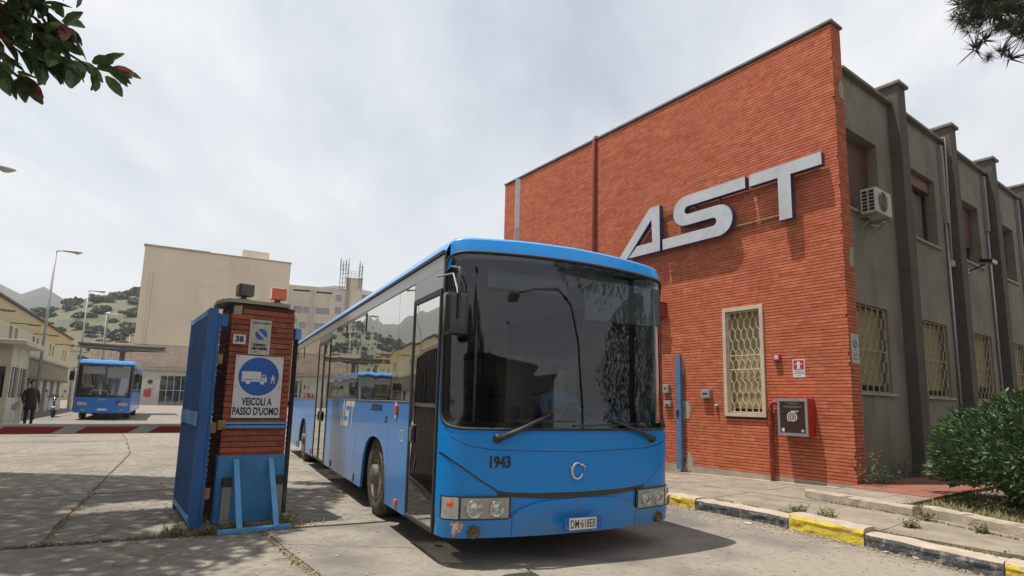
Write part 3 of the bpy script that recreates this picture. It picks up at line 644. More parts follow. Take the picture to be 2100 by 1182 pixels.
# things fixed to the building
ac = thing('air_conditioner', 'white air conditioner outdoor unit on brackets high on the grey wall beside the brick corner', 'air conditioner', B(1.08, YW, 5.05), RB)
ac.scale = (.86, .86, .90)
obj('casing', MB().box(0, .82, -.42, -.10, .06, .60), M['plastic_white'], ac, bevel=.02)
mb = MB(); disc(mb, (.36, -.424, .33), (1, 0, 0), (0, 0, 1), .22, 28, .03); obj('fan_opening', mb, M['dark'], ac)
for r_ in (.06, .11, .16, .21):
    mb = MB(); mb.tube([(.36+r_*math.cos(t*math.pi/10), -.436, .33+r_*math.sin(t*math.pi/10)) for t in range(21)], .004, 4, False); obj('guard_ring', mb, M['plastic_white'], ac)
for i in range(2):
    for j in range(6):
        obj('vent', MB().box(-.006, -.001, -.385+i*.135, -.285+i*.135, .11+j*.075, .165+j*.075), M['dark'], ac)
for x in (.1, .72):
    mb = MB(); mb.beam((x, -.44, .04), (x, -.002, .04), .035, .035); mb.beam((x, -.03, .02), (x, -.03, .40), .03, .03); mb.beam((x, -.40, .01), (x, -.03, -.20), .02, .02); obj('bracket', mb, M['galv'], ac)
mb = MB(); mb.tube([(.84, -.2, .2), (.92, -.16, .1), (.9, -.1, -.02), (.6, -.05, -.04)], .018, 6); obj('hose', mb, M['plastic_white'], ac)

fl = thing('floodlight', 'small black floodlight on an arm under the third upper window', 'light', B(7.1, YW, 5.02), RB)
mb = MB(); mb.obox((0, -.42, .10), (.19, 0, 0), (0, .13, .03), (0, -.012, .045)); obj('lamp_housing', mb, M['bus_black'], fl, bevel=.01)
mb = MB(); mb.beam((0, -.35, .04), (0, 0, -.08), .03, .03); mb.box(-.05, .05, -.02, -.001, -.13, -.03); obj('arm', mb, M['bus_black'], fl)

# AST letters
sg = thing('letter_sign', 'big grey metal letters AST with blue sides mounted on the brick front', 'sign', B(0, 0, 0), RB)
def arc(cx, cy, r, a0, a1, n=8): return [(cx+r*math.cos(R(a0+(a1-a0)*i/n)), cy+r*math.sin(R(a0+(a1-a0)*i/n))) for i in range(n+1)]
# coordinates: (distance to the right of y=5.3, height above 4.94)
A_ = [(.10, 0), (.42, 0.002), (.70, .245), (1.19, .245), (1.17, .80), (.66, .25), (.385, .01)]
A_ = [(0.08, .0), (1.12, 1.09), (1.41, 1.09), (1.41, 0), (.44, 0), (.72, .25), (1.19, .25), (1.17, .80), (.40, .0)]
S_ = [(1.49, 0), (1.49, .245)] + [(2.80, .245)] + arc(2.82, .335, .09, -90, 90)[0:9] + [(2.2, .425)] + arc(2.14, .76, .335, 270, 90, 14) + [(3.59, 1.095), (3.59, .85)] + arc(2.20, .76, .09, 90, 270)[0:9] + [(2.92, .67)] + arc(2.95, .335, .335, 90, -90, 14)
T_ = [(3.68, 1.09), (5.10, 1.09), (5.10, .85), (4.52, .85), (4.52, 0), (4.27, 0), (4.27, .85), (3.68, .85)]
for nm, P_ in (('A', A_), ('S', S_), ('T', T_)):
    mb = MB(); mb.prism(P_, (-.20, 5.30, 4.94), (0, -1, 0), (0, 0, 1), (.13, 0, 0), m_side=1)
    obj('letter', mb, [M['sign_face'], M['sign_side']], sg, label='letter %s, grey face and blue sides' % nm)
for z, y0, y1 in ((5.10, .9, 4.9), (5.88, .35, 4.2)):
    mb = MB(); mb.beam((-.045, y0, z), (-.045, y1, z), .035, .035); obj('mounting_rail', mb, M['rust'], sg)
for y in (1.0, 2.4, 3.0, 4.2):
    mb = MB(); mb.beam((-.04, y, 5.04), (-.04, y, 5.94), .03, .03); obj('mounting_strut', mb, M['rust'], sg)

# fire hydrant cabinet
hc = thing('fire_hydrant_cabinet', 'red wall cabinet with a dark front panel showing a white spiral', 'cabinet', B(0, .63, .94), RB)
w_, h_, d_ = .55, .66, .26
obj('box', MB().box(-d_, -.003, 0, w_, 0, h_), M['red'], hc, bevel=.006)
fr = MB()
for a, b, c, d in ((0.002, w_-.002, h_-.055, h_-.002), (0.002, w_-.002, .002, .05), (0.002, .045, .05, h_-.055), (w_-.045, w_-.002, .05, h_-.055)): fr.box(-d_-.016, -d_-.001, a, b, c, d)
obj('door_frame', fr, M['alu'], hc)
dp = obj('door_panel', MB().box(-d_-.009, -d_-.001, .046, w_-.046, .052, h_-.057), M['cabinet_print'], hc)
mb = MB(); pts = []
for i in range(70):
    t = i/69*2.55*2*math.pi; r_ = .008+.092*i/69; pts.append((-d_-.0105, .275-r_*math.cos(t+.6), .33+r_*math.sin(t+.6)))
pts.append((-d_-.0105, pts[-1][1]-.0, pts[-1][2]+.0)) 
for p, q in zip(pts, pts[1:-1]):
    a = Vector(p); b = Vector(q); d = (b-a).normalized(); n_ = Vector((0, -d.z, d.y))*.0085
    mb.face([a-n_, b-n_, b+n_, a+n_])
mb.face([(-d_-.0105, .275+.02, .425), (-d_-.0105, .275-.11, .425), (-d_-.0105, .275-.11, .440), (-d_-.0105, .275+.02, .440)])
obj('spiral_print', mb, M['white'], dp)
mb = MB()
for j, (z, l) in enumerate(((.575, .26), (.555, .10), (.515, .34), (.500, .30))):
    x = .275+l/2
    while x > .275-l/2:
        s_ = rnd.uniform(.008, .022); mb.face([(-d_-.0102, x, z), (-d_-.0102, x-s_, z), (-d_-.0102, x-s_, z+.007), (-d_-.0102, x, z+.007)]); x -= s_+.006
obj('small_print', mb, M['plastic_grey'], dp)
mb = MB(); mb.box(-d_-.0105, -d_-.0095, .43, .48, .07, .13); disc(mb, (-d_-.0105, .10, .095), (0, 1, 0), (0, 0, 1), .024, 16, .012); obj('stickers', mb, M['white'], dp)

rp_ = thing('riser_pipe', 'dark red vertical water pipe beside the red cabinet', 'pipe', B(0, 1.40, .115), RB)
mb = MB(); mb.tube([(-.075, .03, -.06), (-.075, .03, 1.33), (-.075, .0, 1.39), (-.075, -.04, 1.41), (-.075, -.215, 1.41)], .040, 14); obj('pipe', mb, M['red_pipe'], rp_, smooth=True)
for z in (.32, 1.0, 1.26):
    mb = MB(); mb.lathe([(.041, 0), (.052, .003), (.052, .045), (.041, .048)], (-.075, .03, z), (0, 0, 1), 16); obj('collar', mb, M['red_pipe'], rp_)
mb = MB(); mb.lathe([(.041, 0), (.052, .003), (.052, .04), (.041, .043)], (-.075, -.07, 1.41), (0, -1, 0), 16); obj('collar', mb, M['red_pipe'], rp_)

al = thing('fire_alarm_call_point', 'small red break glass box between the window and the hydrant sign', 'alarm', B(0, 1.275, 2.36), RB)
obj('housing', MB().box(-.075, -.003, -.065, .065, -.065, .065), M['red'], al, bevel=.012)
obj('glass_plate', MB().box(-.079, -.0755, -.038, .038, -.03, .04), M['white'], al); mb = MB(); disc(mb, (-.0805, 0, .003), (0, 1, 0), (0, 0, 1), .012, 12); obj('button', mb, M['black'], al)

hs = thing('hydrant_sign', 'white sign with a magenta hydrant symbol on the brick wall', 'sign', B(0, .89, 2.15), RB)
obj('plate', MB().box(-.008, -.003, -.112, .112, -.165, .165), M['white'], hs)
obj('red_field', MB().box(-.0105, -.0085, -.095, .095, -.02, .148), M['magenta'], hs)
mb = MB(); P_ = [(-.035, -.01), (.035, -.01), (.035, .008), (.026, .008), (.026, .072), (.052, .072), (.052, .062), (.062, .062), (.062, .098), (.052, .098), (.052, .09), (.026, .09), (.026, .10), (.022, .118), (.008, .128), (-.008, .128), (-.022, .118), (-.026, .10), (-.026, .09), (-.052, .09), (-.052, .098), (-.062, .098), (-.062, .062), (-.052, .062), (-.052, .072), (-.026, .072), (-.026, .008), (-.035, .008)]
mb.prism(P_, (-.0125, 0, 0), (0, -1, 0), (0, 0, 1), (.0015, 0, 0)); obj('hydrant_symbol', mb, M['white'], hs)
mb = MB()
for k, t in enumerate(('ATTACCO', 'AUTOPOMPA', 'V.V.F.')): text_mb(t, .036, (-.0115, 0, -.055-k*.036), (0, -1, 0), (0, 0, 1), (-1, 0, 0), mb)
obj('lettering', mb, M['black'], hs)

def wallbox(label, y, z, w_, h_, d_):
    t = thing('meter_box', label, 'electrical box', B(0, y, z), RB)
    obj('housing', MB().box(-d_, -.003, 0, w_, 0, h_), M['plastic_grey'], t, bevel=.008)
    obj('cover', MB().box(-d_-.006, -d_-.001, .02, w_-.02, .015, h_-.05), M['lamp_grey'], t); obj('slot', MB().box(-d_-.009, -d_-.0065, .05, w_-.05, h_-.11, h_-.075), M['dark'], t)
wallbox('small grey electrical box on the bricks left of the tall window', 2.74, 1.59, .21, .19, .09)
wallbox('upper of two small grey boxes half hidden behind the bus', 3.80, 1.69, .16, .20, .09)
wallbox('lower of two small grey boxes half hidden behind the bus', 3.76, 1.40, .18, .13, .07)
kn = thing('key_switch', 'tiny round metal knob on the bricks beside the window corner', 'switch', B(0, 2.62, 1.44), RB)
mb = MB(); mb.lathe([(.035, 0), (.04, .01), (.04, .03), (.022, .05), (.022, .075), (.01, .08)], (-.002, 0, 0), (-1, 0, 0), 16); obj('knob', mb, M['galv'], kn, smooth=True)
pt = MB()
for (cy, cz, ry, rz_) in ((3.48, 1.33, .20, .21), ):
    P_ = [(cy+ry*math.cos(a*.2)*(1+noise.noise(Vector((math.cos(a*.2)*2, math.sin(a*.2)*2, 1)))*.25), cz+rz_*math.sin(a*.2)*(1+noise.noise(Vector((math.cos(a*.2)*2, math.sin(a*.2)*2, 5)))*.25)) for a in range(31)]
    pt.prism(P_, (-.008, 0, 0), (0, 1, 0), (0, 0, 1), (.012, 0, 0))
obj('mortar_patch', pt, M['plinth'], bb)
pt = MB(); pt.prism([(3.25, .16), (3.42, .16), (3.41, .30), (3.36, .44), (3.28, .40), (3.24, .3)], (-.007, 0, 0), (0, 1, 0), (0, 0, 1), (.012, 0, 0)); obj('mortar_patch', pt, M['plinth'], bb)
pt = MB(); pt.prism([(.2, 3.95), (.33, 3.93), (.35, 4.1), (.34, 4.3), (.24, 4.28), (.19, 4.1)], (0, -.008, 0), (1, 0, 0), (0, 0, 1), (0, .012, 0)); obj('mortar_patch', pt, M['plinth'], bb); pt = MB(); pt.prism([(.16, 7.15), (.33, 7.1), (.35, 7.4), (.26, 7.5), (.18, 7.35)], (0, -.008, 0), (1, 0, 0), (0, 0, 1), (0, .012, 0)); obj('mortar_patch', pt, M['plinth'], bb)

bp_ = thing('gate_post', 'slim light blue steel channel post standing against the brick wall beside the bus', 'post', B(0, 3.50, .09), RB)
mb = MB(); mb.box(-.12, -.10, -.055, .075, 0, 2.42); mb.box(-.10, -.04, -.055, -.04, 0, 2.42); mb.box(-.10, -.04, .06, .075, 0, 2.42); obj('channel', mb, M['post_blue'], bp_)
obj('latch', MB().box(-.14, -.121, .0, .06, 1.12, 1.24), M['dark'], bp_)
for z in (.25, 1.25, 2.0): obj('wall_tie', MB().box(-.04, -.004, -.1, .02, z, z+.05), M['galv'], bp_)
hb = thing('hooded_wall_box', 'maroon box high on the brick wall just beside the bus corner', 'box', B(0, 3.88, 3.42), RB)
obj('housing', MB().box(-.22, -.003, 0, .34, 0, .30), M['red_pipe'], hb, bevel=.01); obj('lid', MB().box(-.24, -.001, -.015, .355, .302, .325), M['red_pipe'], hb)
ss = thing('no_parking_plate', 'narrow beige driveway plate on the return of the brick corner', 'sign', B(.19, -.004, 2.47), RB)
obj('plate', MB().box(-.14, .14, -.008, -.001, -.255, .255), M['white_dirty'], ss)
mb = MB(); disc(mb, (0, -.0095, .08), (1, 0, 0), (0, 0, 1), .075, 28); obj('blue_disc', mb, M['sign_blue'], ss)
mb = MB(); mb.prism([(-.06, .045), (-.04, .065), (.06, -.045), (.04, -.065)], (0, -.011, .08), (1, 0, 0), (0, 0, 1), (0, .001, 0)); obj('slash', mb, M['white_dirty'], ss)
mb = MB(); text_mb('passo', .06, (0, -.0095, -.10), (1, 0, 0), (0, 0, 1), (0, -1, 0), mb); text_mb('carrabile', .05, (0, -.0095, -.18), (1, 0, 0), (0, 0, 1), (0, -1, 0), mb); obj('lettering', mb, M['sign_blue'], ss)

# ================================================================ THE BUS
bus = thing('city_bus', 'large blue city bus number 1943 driving out through the gate', 'bus', OV, RV)
Wd = 2.55; LN = 11.85
def s_of(x):
    u = abs((x-1.275)/1.275); return .50*max(0, 1-u**2)+.50*max(0, 1-u**16)**.5
def yS(x, z):
    k = min(max((z-1.15)/1.7, 0), 1); lo = min(max((.55-z)/.3, 0), 1)
    return .05+.02*k-(.36-.05*k)*s_of(x) + .03*lo*lo + .55*max(0, z-2.74)**1.35
def ztop(x):
    d = min(x, Wd-x)
    tab = [(0, 2.74), (.008, 2.80), (.025, 2.845), (.055, 2.875), (.12, 2.895), (.28, 2.905), (.7, 2.925), (1.275, 2.935)]
    for (a, b), (c, e) in zip(tab, tab[1:]):
        if d <= c: return b+(e-b)*(d-a)/(c-a)
    return tab[-1][1]
def cosx(n, a=0.0, b=Wd): return [a+(b-a)*(.5-.5*math.cos(math.pi*i/n)) for i in range(n+1)]
# shell ring round the windscreen
def ringpt(k, n):   # square perimeter parameter -> (a,b)
    t = k/n*4; s_ = int(t) % 4; f = t-int(t); f = f*2-1
    f = math.sin(f*math.pi/2)
    return [(f, -1), (1, f), (-f, 1), (-1, -f)][s_]
wx0, wx1, wzb, wzt = .006, 2.544, 1.165, 2.775
def inner(a, b, e=20, mg=0.0):
    k = (abs(a)**e+abs(b)**e)**(-1/e)
    x = (wx0+wx1)/2+(wx1-wx0)/2*a*k; bz = b*k; cx = 1-((x-1.275)/1.275)**2
    zt = wzt-.01+.028*cx; zb = wzb-.0*cx
    return x, (zb+zt)/2+(zt-zb)/2*bz
def outer(a, b, e=26):
    k = (abs(a)**e+abs(b)**e)**(-1/e); x = 1.275+1.275*a*k; x = min(max(x, 0), Wd)
    zt = ztop(x); bz = b*k
    if a*a > .9999: zt = 2.66
    zz = .24+(bz+1)/2*(zt-.24) if abs(b) < .9999 else (.24 if b < 0 else ztop(x))
    return x, zz
NR = 160; sh = MB(); rows = [0, .12, .35, .65, 1]
idx = []
for t in rows:
    r_ = []
    for k in range(NR):
        a, b = ringpt(k, NR); p = inner(a, b); q = outer(a, b)
        x = p[0]*(1-t)+q[0]*t; z = p[1]*(1-t)+q[1]*t
        r_.append(sh.V((x, yS(x, z), z)))
    idx.append(r_)
for r0, r1 in zip(idx, idx[1:]):
    for k in range(NR): sh.Fc((r0[k], r0[(k+1) % NR], r1[(k+1) % NR], r1[k]))
front = obj('front_shell', sh, M['bus_blue'], bus, smooth=True)
# windscreen
ws = MB(); idx = []
for t in (1.0, .93, .8, .6, .35, .12):
    idx.append([ws.V((lambda x, z: (x, yS(x, z)+.012, z))(1.275+(inner(*ringpt(k, NR))[0]-1.275)*t, 1.98+(inner(*ringpt(k, NR))[1]-1.98)*t)) for k in range(NR)])
for r0, r1 in zip(idx, idx[1:]):
    for k in range(NR): ws.Fc((r0[k], r0[(k+1) % NR], r1[(k+1) % NR], r1[k]))
ws.Fc(idx[-1])
wsc = obj('windscreen', ws, M['glass_front'], bus, smooth=True)
sl = MB(); pts = []
for k in range(NR+1):
    x, z = inner(*ringpt(k % NR, NR)); pts.append((x, yS(x, z)+.004, z))
sl.tube(pts, .014, 6, False); obj('windscreen_seal', sl, M['rubber'], wsc, smooth=True)
bk = MB()   # black border printed on the inside of the glass
def bord(k, t):
    x, z = inner(*ringpt(k % NR, NR)); x = 1.275+(x-1.275)*t[0]; z = 1.98+(z-1.98)*t[1]; return (x, yS(x, z)+.018, z)
for k in range(NR):
    bk.face([bord(k, (1, 1)), bord(k+1, (1, 1)), bord(k+1, (.965, .925)), bord(k, (.965, .925))])
obj('windscreen_border', bk, M['bus_black'], wsc)
# roof
rf = MB(); xs = cosx(30); tt = [0, .15, .3, .45, .6, .8, 1]
def roofpt(x, t):
    zt = ztop(x); rise = .055*min(1, min(x, Wd-x)/.12)
    if t <= 1: a = t*math.pi/2; return (x, yS(x, zt)+.30*(1-math.cos(a)), zt+rise*math.sin(a))
    return (x, t, zt+rise)
rf.grid(roofpt, xs, tt)
i0 = MB()
rf.grid(lambda x, y: (x, (yS(x, ztop(x))+.30) if y == 0 else y, ztop(x)+.055*min(1, min(x, Wd-x)/.12)), xs, [0, 1.0, 6, LN])
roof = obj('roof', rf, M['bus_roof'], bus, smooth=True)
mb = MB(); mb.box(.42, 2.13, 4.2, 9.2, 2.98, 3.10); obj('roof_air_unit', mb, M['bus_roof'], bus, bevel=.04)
mb = MB(); mb.lathe([(.045, 0), (.045, .02), (.02, .05), (.005, .055)], (.42, .35, 2.96), (0, 0, 1), 14); obj('roof_marker', mb, M['bus_black'], bus, smooth=True)
mb = MB(); mb.lathe([(.03, 0), (.03, .02), (.01, .04)], (2.0, .25, 2.96), (0, 0, 1), 10); obj('roof_marker', mb, M['white'], bus)
# patches laid on the front
def patch(name, xs, lo, hi, off, m, parent=bus, nz=10, back=.03, bevel=0, smooth=True, thick=True, lab=None):
    mb = MB(); mb.smooth = smooth
    f = lambda x, v: (lambda z: (x, yS(x, z)-off, z))(lo(x)*(1-v)+hi(x)*v)
    vs = [i/nz for i in range(nz+1)]
    mb.grid(f, xs, vs)
    if thick:
        mb.smooth = False
        def fb(x, v): p = f(x, v); return (p[0], p[1]+back, p[2])
        for v in (0, 1):
            mb.grid(lambda x, q: f(x, v) if q == 0 else fb(x, v), xs, [0, 1])
        for x in (xs[0], xs[-1]):
            mb.grid(lambda v, q: f(x, v) if q == 0 else fb(x, v), vs, [0, 1])
    return obj(name, mb, m, parent, label=lab)
def lin(tab):
    def f(x):
        for (a, b), (c, d) in zip(tab, tab[1:]):
            if x <= c: return b+(d-b)*(x-a)/(c-a)
        return tab[-1][1]
    return f
vlow = lin([(0, .965), (.06, .915), (.30, .745), (.47, .64), (.55, .625), (.8, .612), (1.275, .605), (1.75, .612), (2.0, .625), (2.08, .64), (2.25, .745), (2.49, .915), (2.55, .965)])
def xr(a, b, n): return [a+(b-a)*i/n for i in range(n+1)]
xsp = [.004, .012, .03, .06, .1]+xr(.15, 2.40, 50)+[2.45, 2.49, 2.52, 2.538, 2.546]
patch('bonnet_panel', xsp, vlow, lambda x: 1.125, .016, M['bus_blue'])
patch('bonnet_gap_shadow', xsp, lambda x: vlow(x)-.016, lambda x: vlow(x)-.001, .004, M['bus_black'], nz=1, back=.001)  # black strip painting the shadow in the gap along the bonnet edge
crease = lin([(0.05, 1.10), (.2, 1.02), (.45, .985), (1.275, .965), (2.1, .985), (2.35, 1.02), (2.5, 1.10)])
patch('panel_seam', xr(.06, 2.49, 60), lambda x: crease(x)-.003, lambda x: crease(x)+.003, .0172, M['bus_black'], nz=1, back=.002)
patch('grille_slit', xr(.47, 2.08, 50), lambda x:   .612-.052*max(0, 1-((x-1.275)/.82)**2)**.6-.006, lambda x: vlow(x)-.003, .006, M['bus_black'], nz=2, back=.003)
btop = lin([(0, .395), (.58, .395), (.66, .47), (.85, .535), (1.275, .555), (1.7, .535), (1.89, .47), (1.97, .395), (2.55, .395)])
patch('bumper', xsp, lambda x: .242+.012*(1-s_of(x)), btop, .026, M['bus_blue'], back=.04)
for x in (.60, 1.95): patch('bumper_joint', [x-.003, x+.003], lambda x: .25, lambda x: btop(x)-.005, .0275, M['bus_black'], nz=8, back=.001)
patch('plate_recess', xr(.87, 1.68, 14), lambda x: .29 if .93 < x < 1.62 else .33, lambda x: .425, .0275, M['bus_blue'], nz=3, back=.001, thick=False)
# number plate
pl_ = MB(); pl_.box(-.20, .20, -.012, .0, -.055, .055); plate = obj('number_plate', pl_, M['sign_blue'], bus, loc=(1.24, -.412, .345))
obj('plate_field', MB().box(-.145, .145, -.0145, -.0125, -.05, .05), M['white'], plate)
mb = MB(); text_mb('DM·618EB', .10, (0, -.0155, -.004), (1, 0, 0), (0, 0, 1), (0, -1, 0), mb, sx=.62, bold=.0012); obj('plate_lettering', mb, M['black'], plate)
mb = MB(); text_mb('I', .03, (-.172, -.0135, -.025), (1, 0, 0), (0, 0, 1), (0, -1, 0), mb); obj('country_letter', mb, M['white'], plate)
# headlights
def hl(x0, x1, mirror):
    def mx_(x): return Wd-x if mirror else x
    g0, g1 = sorted((mx_(.02), mx_(.585)))
    t = patch('headlight', xr(g0, g1, 16), lambda x: .395, lambda x: .595, .020, M['bus_black'], nz=4)
    a, b = sorted((mx_(.155), mx_(.565))); patch('lamp_glass', xr(a, b, 12), lambda x: .41, lambda x: .58, .026, M['lamp_grey'], t, nz=4)
    a, b = sorted((mx_(.022), mx_(.135))); patch('indicator', [a+(b-a)*i/8 for i in range(9)], lambda x: .408, lambda x: .585, .027, M['lamp_clear'], t, nz=4)
    for cx, r_ in ((.265, .078), (.455, .070)):
        x = mx_(cx); y = yS(x, .49)-.028
        mb = MB(); mb.lathe([(r_, -.01), (r_, .010), (r_*.95, .014), (r_*.9, .010), (r_*.5, .004), (r_*.42, .012), (.002, .016)], (x, y, .492), (-.12 if not mirror else .12, -1, 0), 28); obj('reflector', mb, M['lens'], t, smooth=True)
    mb = MB(); x = mx_(.07); mb.lathe([(.03, 0), (.03, .003), (.0, .012)], (x, yS(x, .53)-.030, .535), (-.6 if not mirror else .6, -1, 0), 14); obj('bulb', mb, M['amber'], t)
    x = mx_(.265); mb = MB(); mb.lathe([(.056, -.03), (.056, .022), (.048, .024), (.043, .010), (.002, .012)], (x, yS(x, .29)-.028, .30), (-.1 if not mirror else .1, -1, 0), 20); obj('fog_lamp', mb, M['amber_dark'], t, smooth=True)
hl(0, 0, False); hl(0, 0, True)
mb = MB(); r1 = random.Random(5)
def blot(cx, cz, rr, seed, off):
    ps = []
    for i in range(22):
        a = i/22*2*math.pi; r_ = rr*(1+.55*noise.noise(Vector((math.cos(a)*1.8+seed, math.sin(a)*1.8, seed)))); x = cx+r_*math.cos(a)*.75; z = cz+r_*math.sin(a)*1.1; ps.append((x, yS(max(x, .01), z)-off, z))
    mb.face(ps)
blot(.13, .335, .042, 1, .0268); blot(.11, .29, .026, 2, .0270); blot(.165, .355, .022, 3, .0272); blot(.09, .365, .016, 7, .0271)
obj('paint_scrape', mb, M['scrape'], bus, fix=False)
# numbers 1943 and emblem
def frontpt(x, z, off): return (x, yS(x, z)-off, z)
mb = text_mb('1943', .135, (0, 0, 0), (1, 0, 0), (0, 0, 1), (0, -1, 0), None, sx=.78, bold=.006)
for i, v in enumerate(mb.v): mb.v[i] = frontpt(.475+v[0], .878+v[2], .018)
obj('fleet_number', mb, M['black'], bus, fix=False)
mb = MB(); pts = []; 
for i in range(26):
    a = R(40+i*12); r_ = .072; pts.append(frontpt(1.235+.058*math.cos(a), .795+.072*math.sin(a), .026))
mb.tube(pts, [.006+.009*math.sin(math.pi*i/25) for i in range(26)], 8)
mb.tube([frontpt(1.235+.04, .795+.06, .026), frontpt(1.235+.085, .795+.035, .028), frontpt(1.235+.075, .785, .026)], [.010, .007, .003], 6)
mb.tube([frontpt(1.235-.05, .795+.02, .026), frontpt(1.235-.085, .795+.04, .028)], [.009, .003], 6)
obj('emblem', mb, M['steel'], bus, smooth=True)
# wipers
def wiper(p, q, tip0, tip1):
    t = obj('wiper', MB().tube([frontpt(p[0], p[1], .05), frontpt((p[0]*2+q[0])/3, (p[1]*2+q[1])/3, .065), frontpt(q[0], q[1], .03)], [.028, .022, .010], 8), M['rubber'], bus, smooth=True)
    obj('pivot', MB().lathe([(.04, -.02), (.042, .03), (.03, .05), (.0, .055)], frontpt(p[0], p[1], .0), (0, -1, 0), 16), M['rubber'], t, smooth=True)
    n = 8; obj('blade', MB().tube([frontpt(tip0[0]+(tip1[0]-tip0[0])*i/n, tip0[1]+(tip1[1]-tip0[1])*i/n, .012) for i in range(n+1)], .008, 5), M['rubber'], t)
wiper((.45, 1.085), (.94, 1.30), (.62, 1.235), (1.22, 1.245)); wiper((2.20, 1.075), (1.66, 1.255), (1.22, 1.20), (1.95, 1.22))
# mirror
mr = MB(); mr.box(-.085, .125, -.05, .075, 1.965, 2.335); mir = obj('wing_mirror', mr, M['bus_black'], bus, bevel=.035, loc=(-.03, -.32, 0))
obj('mirror_arm', MB().tube([(.06, .30, 2.60), (.03, .16, 2.60), (.02, -.055, 2.54), (.02, -.06, 2.10)], .014, 8), M['bus_black'], mir, smooth=True)
obj('mirror_bracket', MB().tube([(-.06, .30, 2.52), (.02, .10, 2.52), (.025, -.04, 2.30)], .009, 6), M['alu'], mir)
# ---- side (door side, x = 0)
def side_panel(name, y0, y1, zlo, zhi, m, off=0.0, parent=bus, th=.02, ny=1, lab=None):
    mb = MB(); ysm = xr(y0, y1, ny); lo = zlo if callable(zlo) else (lambda y: zlo)
    f = lambda y, v: (-off, y, lo(y)*(1-v)+zhi*v)
    mb.grid(f, ysm, [0, .33, .66, 1] if ny > 1 else [0, 1])
    for v in (0, 1): mb.grid(lambda y, q: (f(y, v)[0]+q*th, y, f(y, v)[2]), ysm, [0, 1])
    for y in (y0, y1): mb.grid(lambda v, q: (f(y, v)[0]+q*th, y, f(y, v)[2]), [0, 1], [0, 1])
    return obj(name, mb, m, parent, label=lab)
def archf(cy):
    def f(y):
        d = abs(y-cy)
        return .245 if d > .625 else .245+.70*math.sqrt(max(0, 1-(d/.625)**2.6))**.8
    return f
bel = 1.392
FW, RW = 2.365, 9.02
segs = [(.925, 1.70), (1.707, 3.465), (3.472, 5.04), (5.047, 5.965), (7.36, 8.30), (8.307, 10.2), (10.207, LN)]
for a, b in segs:
    if a < FW < b: side_panel('skirt_panel', a, b, archf(FW), bel-.012, M['bus_blue_side'], ny=70, th=.03)
    elif a < RW < b: side_panel('skirt_panel', a, b, archf(RW), bel-.012, M['bus_blue_side'], ny=70, th=.03)
    else: side_panel('skirt_panel', a, b, .245, bel-.012, M['bus_blue_side'], th=.03)
for a, b in ((.925, 5.965), (7.36, LN)): side_panel('belt_moulding', a, b, bel-.010, bel+.004, M['alu'], off=.006)
panes = [(.935, 1.49), (1.498, 3.12), (3.128, 4.61), (4.618, 5.955), (7.38, 8.62), (8.628, 9.68), (9.688, 11.05), (11.058, LN-.02)]
pane_o = []
for a, b in panes: pane_o.append(side_panel('side_window', a, b, bel+.008, 2.615, M['glass_side'], off=.0, th=.008))
side_panel('window_pillar_band', .93, LN, 2.617, 2.627, M['rubber'], off=-.002)
for a, b in ((.06, .93), (.934, 2.4), (2.404, 4.61), (4.614, 7.0), (7.004, 9.7), (9.704, LN)): side_panel('upper_band', a, b, 2.63, 2.765, M['bus_grey'], off=.0)
obj('gutter', MB().box(-.016, .03, .06, LN, 2.767, 2.80), M['rubber'], bus)
# opening hopper windows
for i, (a, b, j) in enumerate(((3.17, 4.57, 2), (9.72, 10.98, 6))):
    mb = MB()
    for q in ((a, b, 2.345, 2.362), (a, b, 2.592, 2.606), (a, a+.02, 2.362, 2.592), (b-.02, b, 2.362, 2.592)): mb.box(-.010, -.001, *q)
    obj('hopper_frame', mb, M['bus_black'], pane_o[j])
# doors
def leaf_door(y0, y1, z0, z1, nm='door', handle=True, hy=None):
    fr = MB(); w_ = .04
    for q in ((y0, y1, z1-.06, z1), (y0, y1, z0, z0+.04), (y0, y0+w_, z0+.04, z1-.06), (y1-w_, y1, z0+.04, z1-.06)): fr.box(-.012, .02, *q)
    d = obj(nm, fr, M['rubber'], bus, bevel=.006)
    side_panel('door_glass', y0+w_+.002, y1-w_-.002, z0+.042, z1-.062, M['glass_side'], off=-.0, parent=d, th=.01)
    if handle:
        hy = hy or (y1-.16)
        obj('handle', MB().box(-.022, -.002, hy-.06, hy+.06, .97, 1.16), M['bus_black'], d, bevel=.012); obj('handle_grip', MB().box(-.038, -.023, hy-.012, hy+.02, 1.0, 1.13), M['galv'], d, bevel=.004)
    return d
leaf_door(.075, .915, .25, 2.44, hy=.76)
side_panel('door_header', .06, .925, 2.445, 2.628, M['bus_grey'])
leaf_door(5.985, 6.66, .25, 2.50, hy=6.5); leaf_door(6.67, 7.345, .25, 2.50, hy=6.8)
side_panel('door_header', 5.97, 7.355, 2.505, 2.625, M['bus_black'])
# the blue corner post by the door
obj('corner_post', MB().box(.0, .03, .045, .073, .25, 2.66), M['bus_black'], bus)
